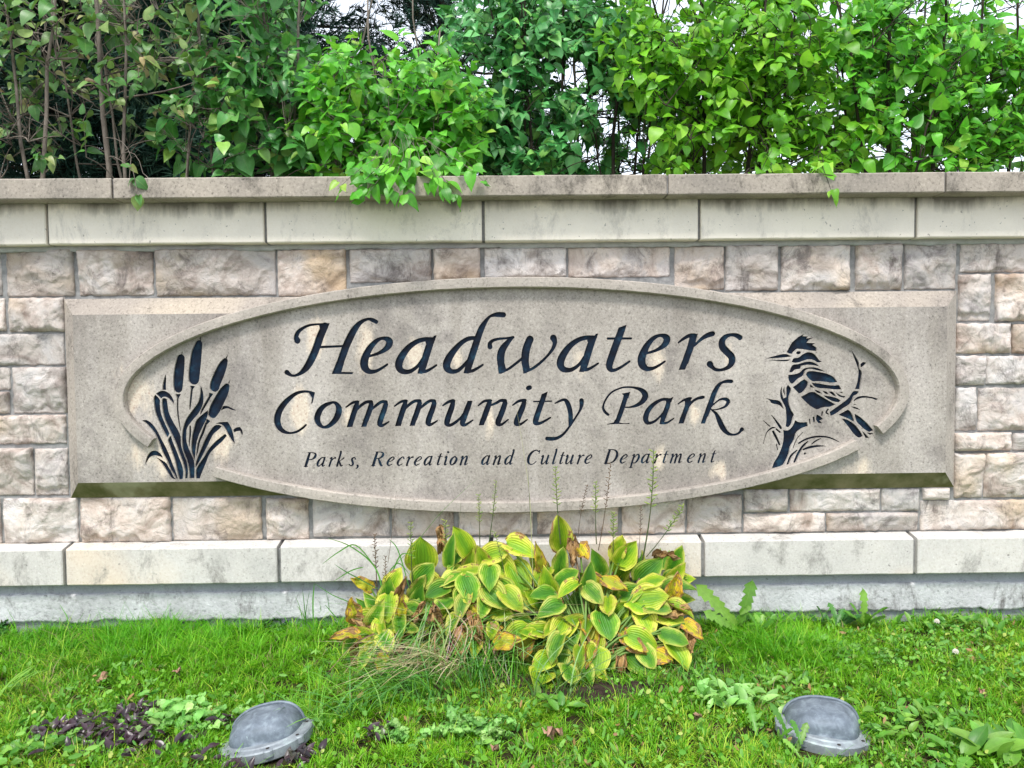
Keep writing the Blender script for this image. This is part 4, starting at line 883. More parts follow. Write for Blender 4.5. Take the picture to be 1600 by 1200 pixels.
    child('twigs', tw.mesh('twigs', barkm, True), root, kind='stuff')
    return root
def pair(nm, stops, tr, **k): return leafmat(nm, stops, tr, False, **k), leafmat(nm + '_mass', stops, tr, True, **k)
LM = {
 'bright': pair('bright_green_lilac_leaf', [(0.0, (0.036, 0.216, 0.012)), (.35, (0.072, 0.360, 0.017)), (.7, (0.132, 0.504, 0.030)), (.93, (0.216, 0.624, 0.048)), (1.0, (0.408, 0.624, 0.072))], .40),
 'yellowish': pair('fresh_green_leaf', [(0.0, (0.056, 0.235, 0.009)), (.35, (0.123, 0.414, 0.011)), (.7, (0.213, 0.560, 0.022)), (1.0, (0.358, 0.672, 0.056))], .45),
 'bluish': pair('blue_green_leaf', [(0.0, (0.027, 0.176, 0.041)), (.45, (0.068, 0.324, 0.074)), (.8, (0.162, 0.459, 0.149)), (1.0, (0.270, 0.567, 0.108))], .28, transcol=(.10, .30, .04), rough=.36),
 'dark': pair('deep_green_leaf', [(0.0, (0.021, 0.129, 0.023)), (.5, (0.059, 0.257, 0.041)), (.85, (0.129, 0.386, 0.094)), (1.0, (0.281, 0.491, 0.082))], .30, transcol=(.12, .32, .04), rough=.38),
 'sparse': pair('tired_green_leaf', [(0.0, (0.034, 0.133, 0.022)), (.40, (0.066, 0.221, 0.034)), (.66, (0.133, 0.299, 0.078)), (.86, (0.266, 0.376, 0.111)), (.95, (0.399, 0.376, 0.155)), (1.0, (0.443, 0.244, 0.133))], .30, transcol=(.22, .34, .05)),
}
def mx(px, Y=.8): return at(px, 200, Y)[0]
# stems: (x0, y0, top x, top y, top z, radius)
shrub('lilac_shrub', 'half-bare lilac with brown stems and tired leaves at the left end of the wall',
      [(90, 60, 150, 90, 3), (230, 40, 110, 80, 2), (150, 190, 170, 60, 1.2), (300, 110, 60, 80, .8), (30, 180, 60, 60, .7), (60, -60, 200, 60, 1)], 230, (.5, 1.5),
      [(mx(15), .7, mx(-30), .9, 3.4, .016), (mx(55), .75, mx(25), .8, 3.7, .018), (mx(85), .65, mx(100), .7, 3.5, .022), (mx(160), .75, mx(165), .8, 3.9, .026), (mx(170), .62, mx(245), .7, 3.6, .017), (mx(205), .9, mx(130), 1.0, 3.6, .014), (mx(235), .7, mx(330), .8, 3.4, .015), (mx(120), 1.0, mx(60), 1.0, 3.6, .013), (mx(-40), .8, mx(-90), .8, 3.5, .018)],
      LM['sparse'], .082, 11, M['bark'], (2, 4), bare=.38, extra=[(203, 262, .1, .1, -.5, 2, .8, 165, 215, .5), (212, 285, -.21, .3, -.8, 2, .75, 170, 250, .46), (232, 276, -.12, .5, -.3, 1, .7, 190, 240, .46)], twig_r=.0028)
shrub('lilac_shrub', 'dark green lilac with large hanging leaves, left of the bush spilling over the wall',
      [(390, 70, 90, 110, 2), (450, 180, 80, 85, 2), (330, 190, 80, 70, 1.3), (400, -40, 150, 50, 1), (440, 120, 60, 60, 1), (410, 255, 110, 20, 1)], 270, (.55, 1.5),
      [(mx(395), .9, mx(420), .9, 3.8, .022), (mx(425), .8, mx(500), .8, 3.8, .017), (mx(360), .9, mx(300), .9, 3.5, .016), (mx(440), 1.0, mx(400), 1.0, 3.7, .014), (mx(470), .9, mx(590), .9, 3.7, .013)],
      LM['dark'], .098, 12, M['bark'], (2, 4), bare=.16)
ov = []
for (px, py, Y_) in [(565, 262, -.12), (590, 270, -.2), (612, 255, -.1), (635, 278, -.23), (660, 262, -.15), (680, 272, -.22), (700, 255, -.12), (648, 245, -.05), (600, 240, 0), (672, 240, 0), (720, 240, .05), (575, 235, .05), (620, 268, -.24), (695, 278, -.2), (640, 262, -.2), (712, 268, -.1), (572, 276, -.24), (556, 266, -.23), (588, 282, -.25), (735, 262, -.23)]:
    ov.append((px, py, Y_, (px - 640) / 120, -.55, 3, .95, 630 + (px - 640) * .3, 215, .45))
shrub('lilac_shrub', 'bright green rounded lilac spilling over the coping above the first half of the lettering',
      [(600, 130, 110, 65, 3), (560, 200, 90, 50, 2), (670, 215, 80, 45, 2.4), (620, 250, 90, 25, 1.4), (690, 160, 60, 60, 1.2), (520, 140, 45, 50, .8), (600, 262, 120, 14, .8)], 430, (.30, 1.1),
      [(mx(600), .8, mx(590), .7, 3.1, .017), (mx(640), .75, mx(690), .6, 2.9, .016), (mx(575), .8, mx(520), .7, 2.9, .014), (mx(620), .7, mx(640), .5, 2.5, .013), (mx(640), .9, mx(650), .9, 3.3, .015)],
      LM['bright'], .082, 13, M['bark'], (2, 4), extra=ov)
shrub('lilac_shrub', 'blue-green lilac with dark stems and holes of sky, behind the middle of the wall',
      [(820, 50, 130, 55, 3), (880, 60, 110, 60, 2), (770, 195, 60, 60, 1.5), (850, 230, 80, 35, 1.6), (960, 120, 70, 90, 2), (800, 150, 90, 50, 1.3), (850, -40, 170, 45, 1.2), (860, 262, 110, 16, .8), (960, 200, 90, 60, 1.8)], 720, (.7, 1.7),
      [(mx(900), 1.0, mx(870), 1.0, 3.8, .017), (mx(925), .95, mx(1010), 1.0, 3.8, .019), (mx(950), 1.0, mx(1080), 1.0, 3.6, .015), (mx(880), .9, mx(800), .9, 3.6, .016), (mx(850), 1.0, mx(760), 1.0, 3.5, .015), (mx(940), 1.1, mx(1050), 1.1, 3.5, .014), (mx(1000), .95, mx(900), 1.0, 3.6, .010), (mx(820), .9, mx(830), 1.0, 3.7, .013)],
      LM['bluish'], .084, 14, M['bark_dark'], (2, 4))
ov2 = [(1205, 262, -.1, .2, -.5, 2, .9, 1190, 225, .45), (1196, 250, -.12, -.4, -.5, 2, .9, 1190, 220, .45), (1290, 270, -.22, .1, -.6, 3, .9, 1280, 225, .45), (1300, 258, -.12, .4, -.3, 2, .9, 1285, 225, .45), (1275, 265, -.15, -.5, -.4, 2, .85, 1280, 225, .45)]
shrub('lilac_shrub', 'broad fresh green lilac behind the coping, with two sprigs drooping over it',
      [(1120, 110, 150, 110, 5), (1030, 60, 90, 70, 2), (1220, 80, 120, 100, 4), (1180, 210, 150, 45, 2), (1060, 190, 80, 70, 2), (1150, -40, 190, 45, 2), (1310, 210, 90, 45, 1), (1130, 250, 190, 22, 1.0)], 940, (.45, 1.9),
      [(mx(1140), .9, mx(1080), .8, 3.8, .020), (mx(1170), .8, mx(1190), .9, 3.8, .021), (mx(1175), 1.0, mx(1280), .9, 3.6, .018), (mx(1120), .9, mx(1000), .8, 3.5, .017), (mx(1200), 1.0, mx(1240), 1.0, 3.9, .016), (mx(1230), .9, mx(1160), .6, 3.7, .015), (mx(1150), 1.1, mx(1110), 1.1, 3.8, .015)],
      LM['yellowish'], .080, 15, M['bark_dark'], (2, 4), extra=ov2, part_max=290)
shrub('lilac_shrub', 'green lilac with one long arching grey branch, at the right end behind the wall',
      [(1430, 110, 130, 100, 4), (1540, 130, 110, 110, 4), (1480, 220, 140, 40, 2), (1380, 50, 90, 70, 2), (1500, -30, 160, 50, 2), (1480, 250, 150, 20, .7)], 720, (.5, 1.9),
      [(mx(1400), .9, mx(1395), .9, 3.8, .022), (mx(1408), .8, mx(1500), .8, 3.8, .019), (mx(1420), .9, mx(1290), .8, 3.6, .018), (mx(1470), 1.0, mx(1580), .9, 3.7, .017), (mx(1560), .9, mx(1620), .9, 3.6, .018), (mx(1390), 1.0, mx(1330), 1.1, 3.8, .013), (mx(1240), .6, mx(1440), .6, 2.55, .016)],
      LM['bright'], .080, 16, M['bark_dark'], (2, 4), part_max=290)
shrub('lilac_shrub', 'yellowing lilac leaning in at the far right edge behind the wall', [(1680, 110, 90, 150, 3), (1760, 60, 90, 150, 1)], 150, (.6, 1.5),
      [(mx(1680), .9, mx(1650), .9, 3.6, .018), (mx(1710), .9, mx(1760), .9, 3.6, .018), (mx(1700), 1.0, mx(1690), .9, 3.8, .015)], LM['yellowish'], .09, 17, M['bark_dark'], (2, 4), part_max=60)
shrub('lilac_shrub', 'thin lilac at the far left edge behind the wall, mostly outside the picture', [(-110, 100, 90, 150, 3)], 70, (.6, 1.5),
      [(mx(-110), .9, mx(-120), .9, 3.6, .018), (mx(-80), .9, mx(-60), .9, 3.6, .016)], LM['sparse'], .09, 18, M['bark'], (2, 4), part_max=40)

# conifers further back: trunk, limbs and needle tufts
s = NT('blue_green_needles'); a = s.n('ShaderNodeAttribute'); a.attribute_name = 'tint'; sp = s.n('ShaderNodeSeparateColor'); s.l(a.outputs['Color'], sp.inputs[0])
M['needle'] = s.done(s.ramp(sp.outputs[0], [(0, (.008, .032, .022)), (.5, (.016, .058, .038)), (.85, (.03, .085, .05)), (1, (.07, .09, .03))]), .6, None, .3)
def conifer(name, label, x, y, h, rad, ntuft, seed, zmin=1.2, mat=None, tl=.13, gapk=.9, cat='tree'):
    rg = np.random.default_rng(seed); rd = random.Random(seed); root = thing(name, label, cat, (x, y, 0))
    V, Fc = tube([(x + .04 * math.sin(k), y, h * k / 10) for k in range(11)], [.13 * (1 - k / 11) + .01 for k in range(11)], 9); child('trunk', mesh('trunk', V, Fc, M['bark_dark'], True), root)
    limbs = MB(); tips = []
    for k in range(130):
        z = rd.uniform(zmin - .4, h); rr = rad * (1 - .55 * max(0, (z - 1.5) / h)); a = rd.uniform(0, 6.283)
        pts = [Vector((x + math.cos(a) * rr * t, y + math.sin(a) * rr * t, z - .15 * t + .25 * t * t)) for t in (0, .25, .5, .75, 1)]
        V, Fc = tube(pts, [.02, .016, .012, .008, .004], 4); limbs.add(V, Fc)
        for _ in range(ntuft // 130):
            t = rd.random() ** .6; i = min(3, int(t * 4)); p = pts[i].lerp(pts[i + 1], t * 4 - i) + Vector((rd.gauss(0, .14), rd.gauss(0, .14), rd.gauss(0, .09)))
            gx_, gy_, _d = proj(p)
            if any((gx_ - gg[0]) ** 2 + (gy_ - gg[1]) ** 2 < (gg[2] * .75) ** 2 for gg in GAPS) and rd.random() < gapk: continue
            tips.append((p, (Vector((math.cos(a), math.sin(a), .35)) + Vector((rd.gauss(0, .5), rd.gauss(0, .5), rd.gauss(0, .4)))).normalized()))
    child('limbs', limbs.mesh('limbs', M['bark_dark'], True), root, kind='stuff')
    n = len(tips); P = np.array([t[0] for t in tips]); Dr = np.array([t[1] for t in tips]); NN = 14
    P = np.repeat(P, NN, 0); Dr = np.repeat(Dr, NN, 0); q = rg.normal(size=P.shape); q -= (q * Dr).sum(1)[:, None] * Dr; q /= np.linalg.norm(q, axis=1)[:, None] + 1e-9
    dirn = Dr * rg.uniform(.5, 1, (len(P), 1)) + q * .75; dirn /= np.linalg.norm(dirn, axis=1)[:, None]
    base = P + Dr * rg.uniform(-.05, .05, (len(P), 1)); ln = tl * rg.uniform(.6, 1.1, (len(P), 1)); sd_ = np.cross(dirn, rg.normal(size=P.shape)); sd_ /= np.linalg.norm(sd_, axis=1)[:, None] + 1e-9
    wd = .0055
    V = np.stack([base - sd_ * wd, base + sd_ * wd, base + dirn * ln], 1).reshape(-1, 3); Fc = np.arange(len(V)).reshape(-1, 3)
    c = np.repeat(np.repeat(rg.uniform(0, 1, n), NN), 3)[:, None] * np.ones((1, 3))
    child('crown', np_mesh('crown', V, Fc, 3, mat or M['needle'], False, c), root, kind='stuff')
conifer('pine_tree', 'dark blue-green pine with long needles, standing behind the half-bare lilac at the left', at(110, 200, 2.9)[0], 2.9, 6.5, 1.5, 9100, 5)
conifer('pine_tree', 'dark pine standing behind the lilac with the large hanging leaves', at(400, 200, 3.4)[0], 3.4, 6.5, 1.5, 9100, 6)
conifer('spruce_tree', 'thin dark spruce letting specks of sky through, behind the bush that spills over the wall', at(690, 200, 4.3)[0], 4.3, 6.2, 1.25, 5200, 8, tl=.10)
conifer('pine_tree', 'dark pine at the far left edge, mostly outside the picture', at(-260, 200, 3.2)[0], 3.2, 6.0, 1.5, 5200, 9)

conifer('pine_tree', 'dark pine filling the gap between the half-bare lilac and the next one', at(250, 200, 3.6)[0], 3.6, 5.6, 1.3, 9100, 25, zmin=1.4)
conifer('pine_tree', 'dark pine behind the left end of the half-bare lilac, limbs just above the coping', at(-20, 200, 4.2)[0], 4.2, 6.2, 1.5, 9100, 26, zmin=1.4)
# a thin row of young trees beyond: small dark leaves and bare twigs against the sky
shrub('young_tree', 'slender young tree with small dark leaves against the sky, behind the blue-green lilac', [(960, 190, 110, 80, 3), (900, 120, 90, 100, 1), (1010, 90, 90, 90, 1), (950, 250, 110, 20, 2)], 330, (2.2, 3.2),
      [(at(930, 200, 2.6)[0], 2.6, at(880, 200, 2.6)[0], 2.6, 4.6, .02), (at(990, 200, 2.7)[0], 2.7, at(1040, 200, 2.7)[0], 2.7, 4.6, .02), (at(960, 200, 2.7)[0], 2.7, at(965, 200, 2.7)[0], 2.7, 4.8, .018)], LM['dark'], .062, 31, M['bark_dark'], (2, 4), gapk=.72, part_max=0, twig_r=.0035)
shrub('young_tree', 'young tree with small green leaves showing through the right-hand lilacs', [(1200, 180, 150, 90, 3), (1400, 180, 140, 90, 3), (1300, 60, 250, 80, 2), (1300, 255, 260, 18, 2)], 420, (2.2, 3.2),
      [(at(1200, 200, 2.6)[0], 2.6, at(1150, 200, 2.6)[0], 2.6, 4.6, .02), (at(1400, 200, 2.7)[0], 2.7, at(1450, 200, 2.7)[0], 2.7, 4.6, .02), (at(1300, 200, 2.7)[0], 2.7, at(1310, 200, 2.7)[0], 2.7, 4.8, .018)], LM['yellowish'], .062, 32, M['bark_dark'], (2, 4), gapk=.95, part_max=0, twig_r=.0035)

# ============================================================ PLANTS AND LAMPS IN FRONT OF THE WALL
def ground_px(px, py):
    """point of the ground seen at a photo pixel"""
    d = RM @ Vector((px - 800, F, -(py - 600))); t = -CAMZ / d[2]; q = CAM + d * t; return Vector((q.x, q.y, ground_h(q.x, q.y)))
# ---- hosta leaves
def hosta_geo(W, curl, arch, wave, crump, seed, nu=8, nv=12):
    V = []; UV = []; Fc = []
    for j in range(nv + 1):
        v = j / nv; hw = .5 * W * (math.sin(math.pi * min(1, v * .93 + .07) ** .78) ** .75) * (1 if v > .03 else .6)
        if v > .86: hw *= 1 - ((v - .86) / .14) ** 1.6 * .72
        for i in range(nu + 1):
            u = i / nu * 2 - 1
            x = v - (.10 * (abs(u) ** 2) if v < .25 else 0) * (1 - v / .25 if v < .25 else 0)
            y = u * hw
            z = curl * hw * (abs(u) ** 1.5) * 1.6 - arch * v * v + wave * math.sin(v * 9 + u * 2.2 + seed) * abs(u) ** 2 + .010 * math.cos(u * 16)
            if crump: x += crump * nz(u * 2.3, v * 4, seed); y += crump * nz(u * 2.3, v * 4, seed + 9); z += crump * 1.6 * nz(u * 2.3, v * 4, seed + 20)
            V.append((x, y, z)); UV.append((u * .5 + .5, v))
    n1 = nu + 1
    for j in range(nv):
        for i in range(nu): a = j * n1 + i; Fc.append((a, a + 1, a + n1 + 1, a + n1))
    return np.array(V), np.array(Fc), np.array(UV)
def hostamat(name, centre, mid, edge, scorch, trans=.22, rough=.45):
    s = NT(name); uv = s.n('ShaderNodeUVMap'); sx = s.n('ShaderNodeSeparateXYZ'); s.l(uv.outputs[0], sx.inputs[0]); oi = s.n('ShaderNodeObjectInfo')
    add_ = s.n('ShaderNodeVectorMath', operation='ADD'); s.l(uv.outputs[0], add_.inputs[0]); cb = s.n('ShaderNodeCombineXYZ'); mu = s.math('MULTIPLY', oi.outputs['Random'], 31.0)
    s.l(mu, cb.inputs[0]); s.l(mu, cb.inputs[1]); s.l(cb.outputs[0], add_.inputs[1]); pv = add_.outputs[0]
    du = s.math('MULTIPLY', s.math('ABSOLUTE', s.math('SUBTRACT', sx.outputs[0], .5)), 2.0)
    ev = s.math('MAXIMUM', du, s.math('MULTIPLY', s.math('SUBTRACT', sx.outputs[1], .55), 1.7))
    ev = s.math('ADD', ev, s.math('MULTIPLY', s.math('SUBTRACT', s.noise(pv, 4, 5, .7), .5), 1.0)); ev = s.math('ADD', ev, s.math('MULTIPLY', s.math('SUBTRACT', s.math('FRACT', s.math('MULTIPLY', oi.outputs['Random'], 13.7)), .5), .45))
    c = s.ramp(ev, [(.10, centre), (.55, mid), (.86, edge), (1.05, tuple(min(1, e * 1.08) for e in edge))])
    vein = s.math('SINE', s.math('MULTIPLY', du, 36.0))
    c = s.mix(s.math('MULTIPLY', s.ramp(vein, [(.2, 0.0), (1.0, 1.0)]), .42), c, tuple(x * .50 for x in centre))
    blot = s.math('ADD', s.noise(pv, 3.2, 6, .7), s.math('MULTIPLY', ev, .16))
    c = s.mix(s.ramp(blot, [(scorch, 0.0), (scorch + .03, 1.0)]), c, s.ramp(s.noise(pv, 14, 4, .6), [(.3, (.22, .10, .03)), (.7, (.50, .30, .13))]))
    spots = s.ramp(s.noise(pv, 22, 2, .5), [(.24, 1.0), (.27, 0.0)])
    c = s.mix(spots, c, (.10, .045, .015))
    hs = s.n('ShaderNodeHueSaturation'); s.l(s.math('ADD', .78, s.math('MULTIPLY', oi.outputs['Random'], .42)), hs.inputs['Value']); s.l(c, hs.inputs['Color']); c = hs.outputs[0]
    s.done(c, rough, s.bump(vein, .55, .0016, s.bump(s.noise(pv, 9, 3, .5), .3, .003)), .4)
    tr = s.n('ShaderNodeBsdfTranslucent'); s.l(c, tr.inputs[0]); m = s.n('ShaderNodeMixShader'); m.inputs[0].default_value = trans
    s.l(s.b.outputs[0], m.inputs[1]); s.l(tr.outputs[0], m.inputs[2]); s.l(m.outputs[0], s.o.inputs[0]); return s.m
HM = [hostamat('hosta_green', (.06, .22, .015), (.17, .38, .02), (.60, .62, .12), .74),
      hostamat('hosta_yellow_green', (.16, .36, .015), (.38, .54, .02), (.72, .70, .10), .70),
      hostamat('hosta_orange', (.40, .44, .03), (.72, .55, .03), (.76, .42, .04), .60),
      hostamat('hosta_brown', (.46, .28, .09), (.50, .32, .15), (.34, .19, .08), .62, .15, .8)]
hosta_meshes = {}
for ty in range(4):
    for k in range(5):
        g = hosta_geo(1.0, [.20, .34, .10, .42, .28][k], [.15, .30, .05, .22, .42][k], [.035, .055, .07, .045, .035][k] * (2 if ty == 3 else 1.4 if ty == 2 else 1), (.34 if ty == 3 else .10 if ty == 2 else .02), k * 3 + ty)
        hosta_meshes[ty, k] = np_mesh('leaf', g[0], g[1], 4, HM[ty], True, uv=g[2])
s = NT('hosta_stalk_green'); M['stalk'] = s.done(s.ramp(s.noise(s.pos(), 12, 3, .5), [(.3, (.07, .16, .025)), (.7, (.16, .26, .05))]), .5)
s = NT('flower_stalk'); M['scape'] = s.done(s.ramp(s.noise(s.pos(), 25, 3, .5), [(.35, (.05, .10, .03)), (.6, (.10, .11, .05)), (.7, (.14, .09, .05))]), .6)
s = NT('dry_stalk'); M['drystalk'] = s.done(s.ramp(s.noise(s.pos(), 25, 3, .5), [(.35, (.08, .05, .03)), (.7, (.20, .13, .07))]), .7)
s = NT('seed_pod'); M['pod'] = s.done(s.ramp(s.noise(s.pos(), 30, 3, .5), [(.35, (.13, .24, .04)), (.7, (.34, .38, .09))]), .6)
def ydepth(py):
    t = (py - 830) / (1065 - 830); return -.14 - .50 * max(0, min(1.05, t))
def hosta(label, base_px, base_py, leaves, filler, fbox, seed, group=None):
    rd = random.Random(seed); b = ground_px(base_px, base_py); root = thing('hosta', label, 'plant', b)
    def put(px, py, ang, L, W, ty, Y=None, hang=None):
        a = math.radians(ang); yy = (ydepth(py) + rd.uniform(-.05, .05)) if Y is None else Y
        tipx, tipy = px + math.cos(a) * L / 2, py + math.sin(a) * L / 2; bx_, by_ = px - math.cos(a) * L / 2, py - math.sin(a) * L / 2
        down = math.sin(a); fwd = .035 + .055 * max(0, down)
        P0 = at(bx_, by_, yy + fwd * .6); P1 = at(tipx, tipy, yy - fwd * .6)
        if P1.z < .015: P1.z = .015 + rd.random() * .01
        if P0.z < .02: P0.z = .02
        if P0.y > -.10: P0.y = -.10
        xa = P1 - P0; ln = xa.length * rd.uniform(.86, 1.04)
        k = rd.randrange(5); nrm = Vector((rd.uniform(-.55, .55), -.72 + rd.uniform(-.2, .35), .62 + .2 * down))
        if down < -.6: nrm = Vector((rd.uniform(-.3, .3), -.9, .25))
        B = basis(xa, nrm); wsc = (W / F) * (yy + D) * rd.uniform(.98, 1.3)
        mw = Matrix.Translation(P0) @ B.to_4x4() @ Matrix.Diagonal((ln, wsc, ln * .8, 1))
        child('leaf', hosta_meshes[ty, k], root, mw)
        mid = (P0 + b) / 2 + Vector((0, .02, .06)); bb = b + Vector((rd.uniform(-.05, .05), rd.uniform(-.03, .05), .0))
        pts = [bb * (1 - t) ** 2 + mid * 2 * t * (1 - t) + P0 * t * t for t in (0, .25, .5, .75, 1)]
        if (P0 - bb).length > .05:
            V, Fc = tube([p for p in pts], [.0065, .006, .005, .0045, .004], 5); child('petiole', mesh('petiole', V, Fc, M['stalk'] if ty < 3 else M['drystalk'], True), root)
    for q in leaves: put(*q)
    for _ in range(filler):
        px, py = rd.uniform(fbox[0], fbox[2]), rd.uniform(fbox[1], fbox[3])
        ang = math.degrees(math.atan2(py - base_py + 60, (px - base_px) + .1)) + rd.uniform(-30, 30)
        L = rd.uniform(34, 50); put(px, py, ang, L, L * rd.uniform(.5, .66), rd.choices([0, 1, 2, 3], [6, 4, .7, .6])[0], ydepth(py) + rd.uniform(.08, .18))
    for _ in range(filler // 2):
        a_ = rd.uniform(0, 6.283); rr_ = rd.random() ** .5; px, py = (fbox[0] + fbox[2]) / 2 + math.cos(a_) * rr_ * (fbox[2] - fbox[0]) * .46, (fbox[1] + fbox[3]) / 2 + 15 + math.sin(a_) * rr_ * (fbox[3] - fbox[1]) * .44
        L = rd.uniform(26, 46); put(px, py, math.degrees(math.atan2(py - base_py + 90, (px - base_px) * 1.2 + .1)) + rd.uniform(-45, 45), L, L * rd.uniform(.55, .8), rd.choices([0, 1, 2, 3], [4, 5, 1, .5])[0], ydepth(py) + rd.uniform(-.02, .06))
    return root
hA = hosta('largest hosta, dense yellow-green leaves with cream edges, below the right half of the sign', 925, 1050, [
 (875, 832, -95, 55, 33, 1), (877, 873, -80, 50, 24, 0), (815, 858, 20, 50, 36, 1), (813, 907, 60, 56, 38, 1), (788, 935, 60, 50, 42, 0), (843, 873, -100, 35, 16, 2), (888, 900, -30, 40, 27, 0), (885, 923, 150, 42, 22, 1), (848, 928, 175, 36, 26, 0),
 (912, 862, 60, 28, 26, 2), (895, 860, 90, 30, 16, 3), (933, 877, -110, 38, 24, 0), (967, 853, -70, 42, 27, 1), (982, 862, -50, 48, 30, 1), (977, 884, 20, 46, 24, 1), (962, 913, 25, 46, 22, 2), (1017, 890, -42, 54, 38, 0), (930, 930, 45, 44, 28, 0), (950, 948, 90, 32, 26, 1),
 (1018, 935, -12, 56, 42, 1), (1052, 917, -65, 40, 30, 2), (1022, 908, -20, 50, 24, 1), (1047, 963, 15, 60, 36, 1), (1010, 973, 60, 46, 40, 1), (947, 977, 68, 44, 38, 0), (924, 988, 70, 46, 30, 2), (873, 984, 120, 34, 32, 1), (837, 984, 185, 42, 26, 1), (803, 993, 150, 48, 30, 1),
 (820, 1008, 108, 44, 28, 2), (868, 1012, 115, 42, 28, 0), (873, 1034, 95, 38, 32, 0), (890, 1062, 80, 46, 35, 0), (843, 1076, 108, 46, 38, 1), (932, 1037, 88, 48, 40, 1), (1008, 1002, 20, 58, 34, 1), (997, 1012, 35, 42, 28, 2), (1005, 1042, 48, 60, 42, 0), (970, 1043, 85, 36, 16, 3),
 (1063, 1026, 48, 62, 42, 1), (1057, 998, 20, 52, 32, 0), (1085, 985, 35, 38, 26, 2), (930, 1012, 78, 46, 37, 1), (893, 995, 88, 42, 30, 0), (977, 997, 60, 40, 24, 2), (953, 1008, 100, 32, 20, 3), (1067, 953, 20, 50, 26, 1), (1040, 868, -8, 34, 11, 3), (1078, 1003, 60, 26, 16, 3), (1030, 950, 10, 46, 30, 0), (905, 945, 100, 40, 30, 0), (860, 950, 160, 38, 28, 0), (990, 925, -20, 40, 28, 0), (1000, 950, 30, 40, 30, 1), (920, 905, -80, 40, 24, 0), (846, 900, 130, 34, 28, 1)],
 80, (800, 860, 1075, 1070), 21)
hB = hosta('middle hosta with upright yellow-green leaves, left of the largest hosta', 735, 1010, [
 (658, 862, -92, 54, 44, 1), (721, 843, -118, 54, 28, 1), (703, 862, -88, 42, 22, 0), (663, 897, -50, 38, 32, 0), (733, 882, -75, 44, 26, 1), (740, 891, -8, 48, 20, 1), (733, 921, 70, 46, 36, 0), (778, 937, 42, 54, 38, 0), (778, 863, -20, 52, 38, 1), (788, 888, 30, 48, 36, 1), (752, 870, -110, 44, 30, 1),
 (765, 905, 90, 38, 30, 0), (760, 915, 60, 40, 28, 0), (708, 880, 120, 36, 22, 0), (700, 905, 150, 40, 26, 0), (690, 845, -100, 34, 14, 3), (680, 925, 160, 40, 30, 0), (772, 996, 15, 36, 30, 3), (792, 1002, -15, 40, 30, 2), (755, 950, 100, 40, 28, 0), (800, 935, 40, 40, 30, 1), (720, 950, 110, 40, 26, 0), (745, 985, 80, 36, 22, 3), (705, 975, 120, 34, 20, 0)],
 44, (670, 860, 800, 1010), 22)
hC = hosta('small hosta turning yellow, orange and brown at the left end of the clump', 612, 1030, [
 (553, 955, -105, 36, 27, 2), (537, 993, 178, 46, 26, 2), (588, 960, -65, 42, 26, 0), (596, 973, -20, 38, 28, 0), (563, 990, 200, 38, 22, 1), (628, 950, -90, 44, 16, 2), (626, 924, -80, 34, 11, 3), (650, 962, -62, 36, 12, 3), (680, 959, -85, 30, 24, 3), (625, 981, 90, 32, 22, 0), (544, 1011, 125, 40, 22, 0), (604, 1004, 60, 32, 26, 0), (578, 1020, 100, 38, 20, 1),
 (595, 1036, 115, 26, 18, 2), (553, 1018, 90, 22, 14, 3), (661, 1019, 40, 30, 22, 0), (607, 922, -90, 42, 32, 0), (616, 905, -72, 36, 28, 1), (570, 975, 30, 34, 16, 3), (640, 1000, 70, 32, 22, 0), (565, 1035, 110, 30, 20, 0), (650, 985, 30, 34, 22, 1), (655, 930, -80, 36, 26, 0)],
 34, (560, 910, 690, 1030), 23)
# flower stalks with spent pods (px/py of tip and foot, depth)
def scape(root, tip, foot, Y, pods=True, dry=False, bend=6, th=.0022, big=1.0):
    rd = random.Random(int(tip[0] * 7)); P0 = at(foot[0], foot[1], Y + .03); P2 = at(tip[0], tip[1], Y - .02); P1 = at((tip[0] + foot[0]) / 2 + bend, (tip[1] + foot[1]) / 2, Y)
    pts = [P0 * (1 - t) ** 2 + P1 * 2 * t * (1 - t) + P2 * t * t for t in [k / 9 for k in range(10)]]
    V, Fc = tube(pts, [th * (1 - .07 * k) * 1.1 for k in range(10)], 5); st = child('flower_stalk', mesh('flower_stalk', V, Fc, M['drystalk' if dry else 'scape'], True), root)
    if pods:
        mb = MB()
        for k in range(26):
            t = .5 + .5 * k / 26; p = P0 * (1 - t) ** 2 + P1 * 2 * t * (1 - t) + P2 * t * t; a = k * 2.4; L = rd.uniform(.010, .022) * (1.3 - .6 * (t - .5)) * big
            d_ = Vector((math.cos(a), math.sin(a) * .7, rd.uniform(.2, .9))).normalized() * L
            V, Fc = tube([p, p + d_ * .35, p + d_ * .7, p + d_], [.0008, .0022 * big, .0024 * big, .0006], 4); mb.add(V, Fc)
        o = bpy.data.objects.new('seed_pods', mb.mesh('seed_pods', M['drystalk'] if dry else M['pod'], True)); COL.objects.link(o); o.parent = st; o['kind'] = 'stuff'
for a in [((1021, 703), (1003, 880), -.22, True, False, 10, .0036, 1.35), ((868, 728), (876, 850), -.22, True, False, -3, .0026, 1.0), ((954, 723), (935, 860), -.20, True, True, 4, .0018, .8), ((931, 752), (932, 850), -.24, True, False, -2, .0022, .9), ((825, 735), (832, 870), -.2, False, False, 0, .0016, 1),
          ((1068, 790), (1010, 870), -.26, True, False, 6, .0020, 1.1), ((958, 800), (958, 880), -.25, True, False, 0, .0022, 1.0), ((1001, 790), (996, 880), -.25, True, True, 3, .0014, .6), ((918, 757), (903, 840), -.2, True, True, -4, .0012, .6)]: scape(hA, *a)
